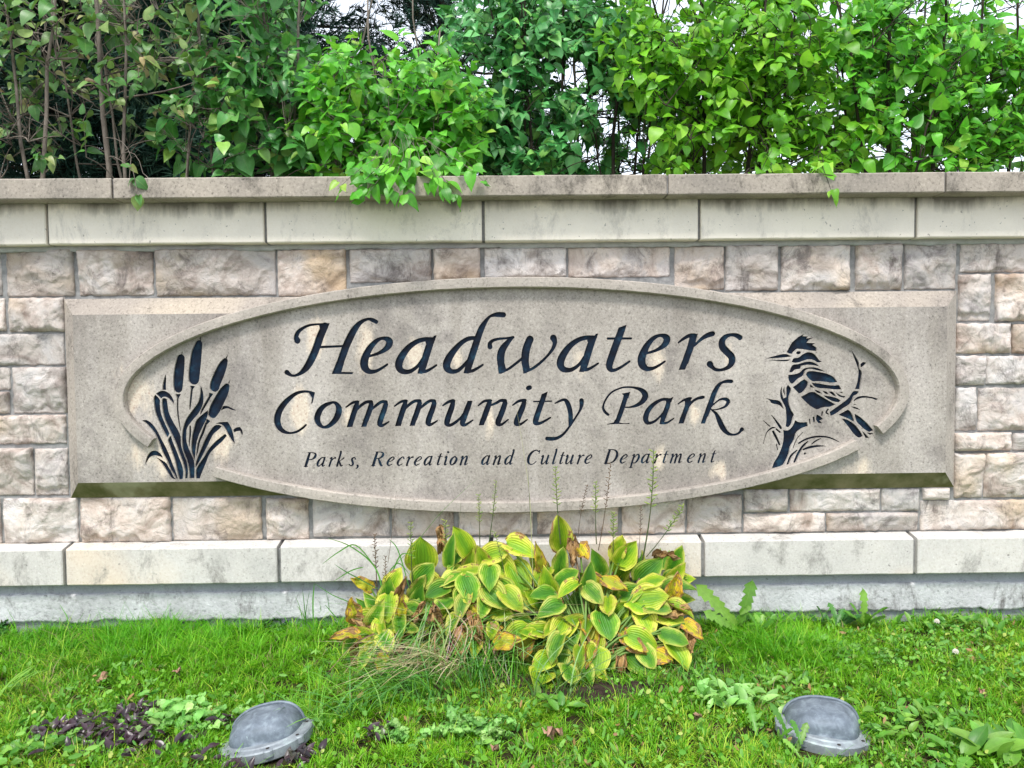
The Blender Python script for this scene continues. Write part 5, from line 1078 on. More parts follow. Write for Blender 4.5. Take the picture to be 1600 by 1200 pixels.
for a in [((775, 750), (762, 860), -.2, True, False, 3, .0024, .7), ((748, 772), (750, 860), -.2, True, False, 0, .0022, .8), ((696, 812), (698, 920), -.22, True, False, 0, .0024, 1.0), ((720, 785), (706, 880), -.2, False, False, 5, .0012, 1), ((772, 830), (792, 920), -.28, True, False, 4, .0018, .8)]: scape(hB, *a)
for a in [((642, 815), (646, 930), -.24, True, False, -3, .0026, .9), ((585, 834), (590, 940), -.22, True, True, 0, .0026, .8), ((602, 868), (608, 970), -.26, True, True, -4, .0022, .7), ((618, 775), (606, 880), -.2, False, True, 2, .0010, 1)]: scape(hC, *a)

# ---- blades: many thin tapering strips in one mesh
def bladefield(P, dirs, L, Wd, col, bend=.5, name='blades', mat=None, seg=2):
    n = len(P); up = np.array([0, 0, 1.0]); sd_ = np.stack([-dirs[:, 1], dirs[:, 0], np.zeros(n)], 1); sd_ /= np.linalg.norm(sd_, axis=1)[:, None] + 1e-9
    tw = np.random.default_rng(3).uniform(-1, 1, n)[:, None]; sd_ = sd_ + tw * np.stack([dirs[:, 0], dirs[:, 1], np.zeros(n)], 1) * .8; sd_ /= np.linalg.norm(sd_, axis=1)[:, None] + 1e-9
    hd = np.stack([dirs[:, 0], dirs[:, 1], np.zeros(n)], 1); bb = np.broadcast_to(np.asarray(bend, float), (n,))[:, None]; Lc = L[:, None]
    rows = []
    for k in range(seg + 1):
        t = k / seg; c = P + up * Lc * (t - .42 * bb * t * t) + hd * Lc * bb * t ** 1.7
        if k < seg: w_ = (Wd * (1 - t * .55))[:, None]; rows += [c - sd_ * w_, c + sd_ * w_]
        else: rows += [c]
    V = np.stack(rows, 1).reshape(-1, 3); m = 2 * seg + 1; o = (np.arange(n) * m)[:, None]
    tri = []
    for k in range(seg - 1): a = 2 * k; tri += [[a, a + 1, a + 3], [a, a + 3, a + 2]]
    a = 2 * (seg - 1); tri += [[a, a + 1, a + 2]]
    Fc = (o[:, :, None] + np.array(tri)[None]).reshape(-1, 3)
    return np_mesh(name, V, Fc, 3, mat, False, np.repeat(col, m, 0))
def tintmat(name, trans=.3, rough=.5, spec=.35):
    s = NT(name); a = s.n('ShaderNodeAttribute'); a.attribute_name = 'tint'; s.done(a.outputs['Color'], rough, None, spec)
    tr = s.n('ShaderNodeBsdfTranslucent'); s.l(a.outputs['Color'], tr.inputs[0]); mx_ = s.n('ShaderNodeMixShader'); mx_.inputs[0].default_value = trans
    s.l(s.b.outputs[0], mx_.inputs[1]); s.l(tr.outputs[0], mx_.inputs[2]); s.l(mx_.outputs[0], s.o.inputs[0]); return s.m
M['grass'] = tintmat('grass_blade'); M['dry'] = tintmat('dry_grass_blade', .2, .7)
def lf(x, y, sd=0): return (np.sin(2.3 * x + 1.7 * y + sd) + np.sin(5.1 * x - 3.3 * y + 2 + sd) * .7 + np.sin(11 * x + 9 * y + sd * 2) * .5 + np.sin(23 * x - 17 * y + sd) * .35) / 2.55
bare = [(ground_px(940, 1085), .22, .07), (ground_px(850, 1085), .12, .05), (ground_px(900, 1130), .07, .04), (ground_px(800, 1060), .10, .07)]
lampspots = [(ground_px(420, 1172), .125), (ground_px(1287, 1160), .125)]
def clear(P):
    k = np.ones(len(P), bool)
    for c, rx, ry in bare: k &= ~((((P[:, 0] - c.x) / rx) ** 2 + ((P[:, 1] - c.y) / ry) ** 2 < rng.uniform(.3, 1.5, len(P))) & (rng.random(len(P)) < .85))
    for c, r_ in lampspots: k &= ((P[:, 0] - c.x) ** 2 + (P[:, 1] - c.y) ** 2 > r_ ** 2)
    return k
NC = 13000; NB = 26
cc_ = np.stack([rng.uniform(-3.3, 3.4, NC), -.05 - 2.13 * rng.random(NC)], 1); off = rng.normal(0, .011, (NC, NB, 2)); cd_ = rng.normal(0, .9, (NC, 1, 2))
P = (cc_[:, None, :] + off).reshape(-1, 2); rad_ = (off / .011 + cd_ + rng.normal(0, .8, off.shape)).reshape(-1, 2); clump_h = np.repeat(rng.uniform(.65, 1.35, NC), NB); clump_t = np.repeat(rng.random(NC), NB)
P = np.concatenate([P, np.zeros((len(P), 1))], 1); P[:, 1] = np.minimum(P[:, 1], -.04); k_ = clear(P); P, rad_, clump_h, clump_t = P[k_], rad_[k_], clump_h[k_], clump_t[k_]; P[:, 2] = gh_np(P[:, 0], P[:, 1]); n = len(P)
tall = np.exp(-((P[:, 0] + 1.45) / .75) ** 2 - ((P[:, 1] + .22) / .30) ** 2) + 1.0 * np.exp(-((P[:, 0] - 1.12) / .26) ** 2 - ((P[:, 1] + .35) / .24) ** 2) + .4 * (P[:, 1] > -.12)
dirs = rad_ / (np.linalg.norm(rad_, axis=1)[:, None] + 1e-6)
patch = lf(P[:, 0], P[:, 1]); L = (.022 + .020 * rng.random(n) + .010 * patch.clip(0)) * (1 + 1.3 * tall.clip(0, 1.2)); L *= clump_h; L *= np.where(rng.random(n) < .05, 1.9, 1)
g1, g2, g3 = np.array([.08, .30, .005]), np.array([.24, .54, .012]), np.array([.52, .64, .06])
t = (rng.random(n) * .40 + clump_t * .45 + .25 * lf(P[:, 0], P[:, 1], 4))[:, None].clip(0, 1); col = g1 * (1 - t) + g2 * t
yl = (rng.random(n) < (.07 + .30 * (lf(P[:, 0] * 1.3, P[:, 1] * 1.3, 9) > .25) + .2 * (clump_t > .85)))[:, None]; col = np.where(yl, col * .35 + g3 * .65, col)
st_ = (rng.random(n) < .04 + .16 * (lf(P[:, 0] * 2.2, P[:, 1] * 2.6, 13) > .45) * (1 - tall.clip(0, 1)))[:, None]; col = np.where(st_, np.array([.38, .30, .14]) * rng.uniform(.5, 1.1, (n, 1)), col)
rich = tall.clip(0, 1)[:, None]; col = col * (1 - rich) + (col * np.array([.75, 1.0, .8])) * rich
link('lawn_grass', bladefield(P, dirs, L, .0011 + .0011 * rng.random(n), col, rng.uniform(.35, 1.25, n), 'lawn_grass', M['grass']), kind='stuff', label='short uneven green grass of the lawn')
# low broad-leaved ground cover mixed in the grass
def discs(P, r, tilt, col, name, mat, elong=1.0):
    n = len(P); a = rng.uniform(0, 2 * np.pi, n); nr = np.stack([np.cos(a) * tilt, np.sin(a) * tilt - .25, np.ones(n)], 1); nr /= np.linalg.norm(nr, axis=1)[:, None]
    q = rng.normal(size=(n, 3)); u_ = np.cross(nr, q); u_ /= np.linalg.norm(u_, axis=1)[:, None]; v_ = np.cross(nr, u_)
    ang = np.array([0, .7, 1.5, 2.5, 3.14159, 3.78, 4.78, 5.58]); pr = [(math.cos(t_) * elong * (1.15 if abs(t_) < .1 else 1), math.sin(t_), .10 * abs(math.sin(t_))) for t_ in ang]
    V = np.stack([P + r[:, None] * (u_ * x + v_ * y + nr * z * 2.2) for x, y, z in pr] , 1).reshape(-1, 3)
    Fc = ((np.arange(n) * 8)[:, None, None] + np.array([[0, 1, 2], [0, 2, 3], [0, 3, 4], [0, 4, 5], [0, 5, 6], [0, 6, 7]])[None]).reshape(-1, 3)
    return np_mesh(name, V, Fc, 3, mat, True, np.repeat(col, 8, 0))
N = 52000
P = np.stack([rng.uniform(-3.3, 3.4, N), -.06 - 2.1 * rng.random(N), np.zeros(N)], 1); P = P[clear(P)]
dens = .10 + .42 * (lf(P[:, 0] * 1.6, P[:, 1] * 1.6, 2) > .15) + .22 * ((P[:, 0] > .9) & (P[:, 1] < -.25)) + .10 * (P[:, 1] < -.75); P = P[rng.random(len(P)) < dens - .6 * np.exp(-((P[:, 0] + 1.45) / .8) ** 2 - ((P[:, 1] + .2) / .35) ** 2)]
n = len(P); P[:, 2] = gh_np(P[:, 0], P[:, 1]) + rng.uniform(.012, .038, n)
t = rng.random((n, 1)); col = np.array([.06, .25, .012]) * (1 - t) + np.array([.22, .48, .04]) * t; yl = rng.random((n, 1)) < .10; col = np.where(yl, np.array([.42, .50, .10]), col); br = rng.random((n, 1)) < .012; col = np.where(br, np.array([.28, .14, .06]), col)
link('ground_cover', discs(P, .0028 + .0058 * rng.random(n) ** 2.6, .95, col, 'ground_cover', M['grass'], 1.25), kind='stuff', label='small round clover and weed leaves mixed in the grass')

N = 26000
P = np.stack([rng.uniform(-3.3, 3.4, N), -.06 - 2.1 * rng.random(N), np.zeros(N)], 1); P = P[clear(P)]
P = P[rng.random(len(P)) < .15 + .6 * (lf(P[:, 0] * 2.4, P[:, 1] * 2.2, 31) > .05) - .7 * np.exp(-((P[:, 0] + 1.45) / .8) ** 2 - ((P[:, 1] + .2) / .35) ** 2)]
n = len(P); P[:, 2] = gh_np(P[:, 0], P[:, 1]) + rng.uniform(.010, .040, n); t = rng.random((n, 1)); col = np.array([.05, .22, .02]) * (1 - t) + np.array([.26, .52, .09]) * t; br = rng.random((n, 1)) < .05; col = np.where(br, np.array([.40, .24, .10]), col)
link('weed_cover', discs(P, .0032 + .0042 * rng.random(n) ** 1.5, 1.3, col, 'weed_cover', M['grass'], 2.6), kind='stuff', label='narrow pointed weed leaves mixed in the grass')

# ---- tufts: things made of a clump of blades
def tuft(name, label, cat, px, py, n, Lr, wr, cols, spread=.05, bendr=(.4, 1.1), bias=(0, 0), seg=4, mat='grass', group=None, z0=0.0):
    c = ground_px(px, py); root = thing(name, label, cat, c, group)
    P = np.stack([rng.normal(0, spread, n), rng.normal(0, spread * .6, n), np.full(n, z0)], 1)
    a = rng.uniform(0, 2 * np.pi, n); dirs = np.stack([np.cos(a) + bias[0], np.sin(a) + bias[1]], 1); dirs /= np.linalg.norm(dirs, axis=1)[:, None]
    L = rng.uniform(*Lr, n); cc = np.array(cols); col = cc[rng.integers(0, len(cc), n)] * rng.uniform(.7, 1.2, (n, 1))
    o = bpy.data.objects.new('blades', bladefield(P, dirs, L, rng.uniform(*wr, n), col, rng.uniform(*bendr, n), 'blades', M[mat], seg)); COL.objects.link(o); o.parent = root; o['kind'] = 'stuff'
    return root
GRN = [(.08, .30, .02), (.14, .40, .03), (.22, .48, .06), (.12, .34, .08)]; STRAW = [(.62, .52, .30), (.72, .62, .40), (.48, .36, .20), (.62, .60, .32)]
tuft('dry_grass_tuft', 'bleached straw-coloured grass drooping between the left and middle hostas', 'grass', 722, 1018, 110, (.34, .50), (.0014, .0030), STRAW[:2] + GRN, .09, (.75, 1.15), (-.15, -1.0), 6, 'dry')
tuft('dry_grass_tuft', 'pale dry grass lying to the left under the yellowing hosta', 'grass', 690, 1055, 100, (.20, .34), (.0013, .0028), STRAW + [(.24, .36, .10)], .08, (.9, 1.4), (-1.1, -.9), 6, 'dry')
tuft('grass_tuft', 'long arching green grass in front of the left hosta', 'grass', 655, 1085, 150, (.14, .26), (.0015, .003), GRN, .10, (.8, 1.5), (-.9, -.4), 6)
tuft('grass_tuft', 'green grass tuft growing through the middle hosta', 'grass', 745, 1060, 120, (.16, .34), (.0014, .003), GRN, .10, (.4, 1.1), (0, -.3), 6)
tuft('grass_tuft', 'long pale grass arching over the left floodlight', 'grass', 505, 1130, 46, (.12, .22), (.0022, .004), GRN[1:], .06, (.7, 1.4), (.2, .2), 6)
tuft('grass_tuft', 'broad green blades drooping in front of the largest hosta', 'grass', 885, 1085, 22, (.22, .34), (.0028, .0048), [(.16, .34, .08), (.24, .40, .14)], .07, (.6, 1.2), (0, -.6), 7)
tuft('grass_tuft', 'thin tall grass standing against the footing left of the hostas', 'grass', 490, 985, 16, (.12, .26), (.0012, .0026), GRN, .03, (.15, .6), (0, 0), 5)
tuft('grass_tuft', 'small grass tuft against the footing at the right, before the cracked parging', 'grass', 1440, 968, 26, (.05, .12), (.0012, .0022), GRN, .05, (.2, .7), (0, 0), 4)
tuft('grass_tuft', 'wide pale blades sticking out at the left edge of the lawn', 'grass', 12, 1092, 9, (.10, .17), (.004, .007), [(.25, .45, .06), (.20, .40, .05)], .02, (.6, 1.0), (1.2, .1), 6)
tuft('grass_tuft', 'loose green grass at the foot of the largest hosta, right side', 'grass', 1095, 1062, 70, (.06, .14), (.0012, .0024), GRN, .06, (.5, 1.2), (0, 0), 5)
# tall arching witchgrass with forked blades over the base course
def long_blade(root, pts_px, w0, col, name='blade'):
    P = [at(x, y, Y) for x, y, Y in pts_px]; C_ = catmull([tuple(p) for p in P], 5); n = len(C_); V = []; Fc = []
    for i, p in enumerate(C_):
        t = i / (n - 1); d_ = Vector(C_[min(i + 1, n - 1)]) - Vector(C_[max(i - 1, 0)]); sd_ = d_.cross(Vector((0, 1, .15))).normalized(); w_ = w0 * (math.sin(math.pi * min(.97, .12 + t * .88)) ** .7 + .05)
        V += [Vector(p) - sd_ * w_, Vector(p) + Vector((0, .002, 0)), Vector(p) + sd_ * w_]
    for i in range(n - 1):
        for b_ in (0, 1): a_ = i * 3 + b_; Fc.append((a_, a_ + 1, a_ + 4, a_ + 3))
    m = mesh(name, V, Fc, M['grass'], True); at_ = m.color_attributes.new('tint', 'FLOAT_COLOR', 'POINT'); at_.data.foreach_set('color', np.tile(np.array([*col, 1.0], dtype=np.float32), len(V)))
    child(name, m, root)
wg = thing('tall_grass', 'tall wild grass with long arching blades, before the base course left of the hostas', 'grass', ground_px(598, 1035))
for pts_, w_ in [([(600, 1000, -.3), (598, 930, -.26), (585, 885, -.24), (548, 854, -.24), (513, 841, -.26)], .0032), ([(585, 884, -.24), (556, 852, -.25), (530, 862, -.26), (504, 881, -.27)], .0028), ([(590, 920, -.25), (566, 907, -.25), (540, 893, -.26), (523, 882, -.26)], .0026),
                 ([(568, 886, -.25), (548, 892, -.26), (522, 908, -.27)], .0026), ([(601, 960, -.26), (612, 900, -.25), (628, 866, -.25), (650, 870, -.26)], .0028), ([(604, 900, -.26), (622, 880, -.25), (640, 898, -.26)], .0024), ([(640, 920, -.26), (622, 860, -.25), (608, 843, -.25)], .0024),
                 ([(598, 900, -.2), (640, 860, -.2), (690, 800, -.2), (745, 748, -.2)], .0009), ([(600, 1000, -.3), (560, 950, -.28), (520, 930, -.28), (492, 912, -.28)], .0022), ([(490, 985, -.2), (489, 940, -.2), (491, 912, -.2)], .003), ([(540, 985, -.2), (525, 965, -.2), (508, 945, -.2)], .0028)]:
    long_blade(wg, pts_, w_, random.choice([(.09, .30, .035), (.12, .34, .05), (.08, .26, .05)]))
rb = random.Random(77)
for nm_, lab_, bx_, by_, nb_, cols_, xr, yr_, drift in [('dry_grass_tuft', 'mop of bleached grass blades hanging over the edge of the middle hosta', 730, 1030, 48, STRAW[:2] + [(.30, .50, .14), (.40, .56, .18), (.20, .46, .08)], (665, 800), (935, 1010), (-90, 50)), ('dry_grass_tuft', 'straw blades trailing to the lower left from under the yellowing hosta', 665, 1045, 60, STRAW + [(.22, .42, .10), (.30, .50, .14)], (610, 720), (975, 1010), (-110, -20))]:
    hg = thing(nm_, lab_, 'grass', ground_px(bx_, by_))
    for _ in range(nb_):
        sx_ = rb.uniform(*xr); sy_ = rb.uniform(*yr_); ex_ = sx_ + rb.uniform(*drift); ey_ = rb.uniform(1020, 1092); k_ = rb.uniform(-26, 26)
        long_blade(hg, [(sx_ + rb.uniform(-5, 25), sy_ + 35, -.30), (sx_, sy_, -.40), (sx_ + (ex_ - sx_) * .35 + k_, sy_ + (ey_ - sy_) * .35 - 6, -.52), (ex_ + k_ * .3, ey_, -.62 + (ey_ - 1060) * -.0012)], rb.uniform(.0014, .0032), tuple(q * rb.uniform(.6, 1.1) for q in rb.choice(cols_)))
lb = thing('grass_stalk', 'single hair-thin bleached grass stalk leaning across the carved letters above the hostas', 'grass', ground_px(838, 1030))
long_blade(lb, [(836, 980, -.35), (831, 860, -.25), (826, 760, -.2), (806, 632, -.2)], .0010, (.55, .55, .30))
# ---- weeds: rosettes of separate leaves
def weedleaf(kind, seed):
    if kind == 'dandelion':
        V = []; Fc = []; UV = []; rd = random.Random(seed); n = 15
        for i in range(n + 1):
            v = i / n; hw = (.05 + .13 * v ** .8) * (1 if i % 2 else .62) * rd.uniform(.75, 1.15) * (1 if v < .85 else (1 - v) / .15 * .9 + .05); z = -.35 * v * v + .1 * v
            V += [(v - (.035 if i % 2 else -.01), -hw, z + .04), (v, 0, z), (v - (.035 if i % 2 else -.01), hw * rd.uniform(.8, 1.1), z + .04)]; UV += [(0, v), (.5, v), (1, v)]
        for i in range(n):
            for b_ in (0, 1): a_ = i * 3 + b_; Fc.append((a_, a_ + 1, a_ + 4, a_ + 3))
        return np.array(V), np.array(Fc), np.array(UV)
    if kind == 'oval': return hosta_geo(.52, .25, .25, .02, .0, seed, 4, 8)
    if kind == 'round': return hosta_geo(.9, .2, .25, .06, .10, seed, 5, 7)
    if kind == 'lobed': return hosta_geo(.62, .18, .3, .07, .22, seed, 6, 9)
WM = {'pale': leafmat('pale_weed_leaf', [(0, (.16, .42, .08)), (.5, (.26, .54, .13)), (1, (.38, .62, .18))], .3), 'mid': leafmat('weed_leaf', [(0, (.06, .22, .02)), (.5, (.11, .31, .03)), (1, (.20, .38, .05))], .3),
      'dark': leafmat('dark_weed_leaf', [(0, (.02, .10, .02)), (.5, (.035, .16, .025)), (1, (.06, .20, .03))], .25), 'purple': leafmat('purple_bugle_leaf', [(0, (.016, .009, .013)), (.4, (.035, .016, .024)), (.75, (.06, .034, .045)), (.93, (.05, .055, .035)), (1, (.09, .11, .05))], .08, rough=.33, veins=False, transcol=(.2, .03, .08))}
wm_cache = {}
def weed(name, label, px, py, n, kind, mat, L, spread, seed, elev=(10, 60), group=None, z0=.008, multi=False, cat='plant'):
    rd = random.Random(seed); c = ground_px(px, py); root = thing(name, label, cat, c, group)
    key = (kind, mat)
    if key not in wm_cache:
        wm_cache[key] = []
        for k in range(3): g = weedleaf(kind, k + 2); wm_cache[key].append(np_mesh('leaf', g[0], g[1], 4, WM[mat], True, uv=g[2]))
    for k in range(n):
        a = rd.uniform(0, 2 * math.pi); off = Vector((rd.gauss(0, spread), rd.gauss(0, spread * .62), 0)) if multi else Vector((rd.gauss(0, spread * .12), rd.gauss(0, spread * .12), 0))
        e = math.radians(rd.uniform(*elev)); d_ = Vector((math.cos(a) * math.cos(e), math.sin(a) * math.cos(e), math.sin(e))); s_ = L * rd.uniform(.65, 1.2)
        p = c + off; p.z = ground_h(p.x, p.y) + z0 + (rd.uniform(0, .03) if multi else 0)
        if any((p.x - q.x) ** 2 + (p.y - q.y) ** 2 < (r_ * .95) ** 2 for q, r_ in lampspots): continue
        if p.y + d_.y * s_ > -.07: d_.y = -abs(d_.y); 
        child('leaf', wm_cache[key][rd.randrange(3)], root, Matrix.Translation(p) @ basis(d_, Vector((rd.uniform(-.3, .3), -.3, 1))).to_4x4() @ Matrix.Scale(s_, 4))
    return root
weed('dandelion', 'tall dandelion with two long toothed leaves standing against the footing right of the hostas', 1150, 985, 6, 'dandelion', 'mid', .13, .1, 1, (25, 60))
dd = bpy.data.objects['dandelion']
def px_leaf(root, b_, t_, key, wsc=1.0):
    P0, P1 = at(*b_), at(*t_); xa = P1 - P0; child('leaf', wm_cache[key][0], root, Matrix.Translation(P0) @ basis(xa, (0, -1, .4)).to_4x4() @ Matrix.Diagonal((xa.length, xa.length * wsc, xa.length * .6, 1)))
px_leaf(dd, (1152, 978, -.16), (1092, 914, -.20), ('dandelion', 'mid'), .9); px_leaf(dd, (1154, 978, -.16), (1178, 908, -.18), ('dandelion', 'mid'), 1.1); px_leaf(dd, (1152, 985, -.2), (1102, 955, -.22), ('dandelion', 'mid'), 1.0); px_leaf(dd, (1156, 960, -.17), (1174, 948, -.18), ('dandelion', 'mid'), 1.5)
for i, (px, py, txt) in enumerate([(1218, 985, 'small dandelion at the footing, nearest to the right of the tall dandelion'), (1278, 985, 'small dark-leaved dandelion at the footing above the right floodlight'), (1312, 984, 'dandelion with upright toothed leaves at the footing, second from the right'), (1352, 982, 'tallest toothed weed of the row along the right part of the footing'), (1192, 998, 'low dandelion in the thick grass beside the tall dandelion')]):
    weed('dandelion', txt, px, py, 8, 'dandelion', 'dark' if i in (1, 2) else 'mid', .095 if i != 3 else .14, .1, 30 + i, (40, 80), 'dandelions along the footing')
weed('weed_clump', 'pale green leafy weed clump right of the largest hosta', 1135, 1096, 95, 'oval', 'pale', .056, .065, 41, (10, 65), multi=True)
weed('weed_clump', 'pale green scalloped weed patch left of the left floodlight', 292, 1130, 95, 'round', 'pale', .038, .085, 42, (5, 50), multi=True)
weed('weed_clump', 'dark leafy weed against the footing at the left edge', 8, 985, 30, 'lobed', 'dark', .08, .06, 43, (20, 75), multi=True)
weed('weed_clump', 'large-leaved weed in the bottom right corner of the lawn', 1545, 1188, 26, 'oval', 'mid', .085, .07, 44, (20, 70), multi=True)
weed('weed_clump', 'leafy weed at the bottom between the left floodlight and the hostas', 745, 1150, 30, 'lobed', 'pale', .06, .06, 45, (10, 60), multi=True)
weed('weed_clump', 'weed with oval leaves at the foot of the largest hosta, left side', 862, 1108, 22, 'oval', 'mid', .045, .045, 46, (10, 55), multi=True)
weed('weed_clump', 'yellow-green low weeds to the right of the right floodlight', 1440, 1140, 70, 'oval', 'mid', .040, .10, 47, (5, 55), multi=True)
weed('weed_clump', 'bright weed patch in the lawn above the right floodlight', 1350, 1040, 40, 'lobed', 'mid', .038, .09, 48, (5, 55), multi=True)
weed('weed_clump', 'toothed weed leaves in front of the right floodlight', 1262, 1180, 16, 'dandelion', 'mid', .10, .07, 49, (30, 75), multi=True)
weed('weed_clump', 'small weed with dark leaves against the footing left of the hostas', 430, 985, 20, 'lobed', 'dark', .045, .04, 50, (20, 70), multi=True)
weed('weed_clump', 'green weeds at the right edge of the lawn under the footing', 1500, 985, 60, 'oval', 'mid', .042, .12, 51, (15, 70), multi=True)
weed('weed_clump', 'leafy weeds in the bottom left corner of the lawn', 40, 1180, 46, 'round', 'mid', .034, .08, 52, (5, 55), multi=True)
weed('weed_clump', 'pale weed rosette in the grass below the middle hosta', 620, 1165, 20, 'lobed', 'pale', .045, .035, 53, (10, 55), multi=True)
weed('weed_clump', 'low weeds in the right half of the lawn, below the cracked footing', 1250, 1020, 40, 'round', 'mid', .028, .09, 54, (5, 50), multi=True)
weed('weed_clump', 'bright green weeds in the lawn right of the pale leafy clump', 1215, 1075, 36, 'oval', 'mid', .036, .06, 55, (10, 60), multi=True)
for px, py, n_, sp_, txt in [(195, 1165, 150, .085, 'largest dark purple bugle patch in the lawn, left of the left floodlight'), (110, 1150, 60, .05, 'small dark purple bugle patch nearest to the left edge'), (395, 1192, 90, .06, 'dark purple bugle leaves in front of the left floodlight'), (470, 1190, 34, .035, 'dark purple bugle leaves at the right foot of the left floodlight'), (350, 1135, 16, .022, 'few purple bugle leaves tucked behind the left side of the left floodlight'), (596, 1162, 18, .025, 'tiny purple bugle patch below the yellowing hosta'), (215, 1130, 50, .04, 'purple bugle patch beside the pale scalloped weeds')]:
    weed('bugle_patch', txt, px, py, n_, 'oval', 'purple', .036, sp_, px, (10, 65), 'purple bugle patches', multi=True)
# ---- fallen leaves, clover heads
s = NT('fallen_leaf_brown'); M['fallen'] = s.done(s.ramp(s.noise(s.pos(), 60, 4, .6), [(.3, (.26, .13, .08)), (.7, (.46, .29, .20))]), .8, s.bump(s.noise(s.pos(), 90, 3, .6), .4, .002))
for px, py, L, txt in [(865, 1158, .060, 'curled pinkish brown fallen leaf at the bottom, below the largest hosta'), (160, 1078, .035, 'tan fallen leaf in the left part of the lawn'), (278, 1066, .035, 'tan fallen leaf above the pale scalloped weeds'), (1092, 1136, .028, 'small reddish fallen leaf below the pale leafy clump'), (1535, 1095, .03, 'orange-brown fallen leaf at the right side of the lawn'), (775, 1185, .03, 'small brown fallen leaf at the bottom between the hostas and the frame edge')]:
    g = hosta_geo(.75, .5, .3, .08, .35, px, 5, 7); c = ground_px(px, py); c.z += .03
    V = (g[0] - np.array([.5, 0, 0])) * L; o = link('fallen_leaf', np_mesh('fallen_leaf', V, g[1], 4, M['fallen'], True, uv=g[2]), label=txt, cat='leaf', group='fallen leaves on the lawn'); o.location = c; o.rotation_euler = (-.35, .1, px % 6)
s = NT('clover_white'); M['clover'] = s.done((.72, .68, .58), .8)
for px, py, txt in [(1462, 990, 'white clover flower head near the footing at the right'), (1491, 1038, 'fading white clover flower head in the lawn at the right')]:
    c = ground_px(px, py); root = thing('clover_flower', txt, 'flower', c); mb = MB()
    V, Fc = tube([c, c + Vector((0, 0, .02)), c + Vector((.002, -.004, .045))], [.0012, .001, .001], 5); child('stalk', mesh('stalk', V, Fc, M['stalk'], True), root)
    for k in range(46):
        z = 1 - 1.5 * k / 46; a = k * 2.4; d_ = Vector((math.cos(a) * math.sqrt(max(0, 1 - z * z)), math.sin(a) * math.sqrt(max(0, 1 - z * z)), z)); p = c + Vector((.002, -.004, .047)) + d_ * .004
        V, Fc = tube([p, p + d_ * .005, p + d_ * .0085], [.0012, .0018, .0006], 4); mb.add(V, Fc)
    child('petals', mb.mesh('petals', M['clover'], True), root)
# twigs and clods in the bare earth under the hostas
s = NT('bare_earth'); M['earth'] = s.done(s.ramp(s.noise(s.pos(), 30, 6, .7), [(.3, (.018, .011, .008)), (.7, (.07, .045, .032))]), .95, s.bump(s.noise(s.pos(), 60, 5, .7), .8, .008))
nxs, nys = 90, 40; V = []; Fc = []; x0, y0 = ground_px(920, 1080).x, -.45
for j in range(nys + 1):
    for i in range(nxs + 1):
        u_, v_ = i / nxs * 2 - 1, j / nys * 2 - 1; x, y = x0 - .12 + u_ * .95, y0 + v_ * .34; e = max(0, 1 - (u_ * u_ + v_ * v_)) ** .5
        V.append((x, y, ground_h(x, y) - .004 + e * (.014 + .008 * nz(x * 22, y * 22, 1) + .006 * nz(x * 60, y * 60, 4))))
for j in range(nys):
    for i in range(nxs): a_ = j * (nxs + 1) + i; Fc.append((a_, a_ + 1, a_ + nxs + 2, a_ + nxs + 1))
link('planting_bed', mesh('planting_bed', V, Fc, M['earth'], True), kind='structure')

# ---- floodlights set in the lawn
s = NT('weathered_bronze'); p = s.pos()
c = s.ramp(s.noise(p, 26, 6, .65, .4), [(.30, (.085, .105, .125)), (.50, (.15, .18, .215)), (.66, (.24, .285, .32)), (.80, (.38, .45, .46))])
c = s.mix(s.ramp(s.noise(s.pos((1, 1, .5)), 60, 4, .7), [(.66, 0.0), (.74, .55)]), c, (.48, .60, .60))
M['bronze'] = s.done(c, .58, s.bump(s.noise(p, 160, 4, .7), .35, .001), .45); M['bronze'].node_tree.nodes['Principled BSDF'].inputs['Metallic'].default_value = .25
s = NT('flange_metal'); p = s.pos(); c = s.ramp(s.noise(p, 22, 6, .65), [(.30, (.17, .19, .21)), (.55, (.28, .31, .33)), (.75, (.40, .48, .47))])
M['flange'] = s.done(c, .55, s.bump(s.noise(p, 140, 4, .7), .35, .001), .45); M['flange'].node_tree.nodes['Principled BSDF'].inputs['Metallic'].default_value = .2
s = NT('housing_metal'); p = s.pos(); M['housing'] = s.done(s.ramp(s.noise(p, 24, 5, .65), [(.3, (.11, .15, .19)), (.7, (.22, .28, .32))]), .6, s.bump(s.noise(p, 120, 4, .7), .35, .001), .4)
s = NT('bolt_recess'); M['bolt'] = s.done((.035, .03, .028), .6)
s = NT('lamp_lens'); M['lens'] = s.done((.05, .055, .06), .12, None, .6)
def lathe(prof, n=40, sy=1.0):
    V = []; Fc = []
    for r_, z in prof:
        for k in range(n): a_ = 2 * math.pi * k / n; V.append((r_ * math.cos(a_), r_ * math.sin(a_) * sy, z))
    for j in range(len(prof) - 1):
        for k in range(n): Fc.append((j * n + k, j * n + (k + 1) % n, (j + 1) * n + (k + 1) % n, (j + 1) * n + k))
    Fc.append(tuple((len(prof) - 1) * n + k for k in range(n))); return V, Fc
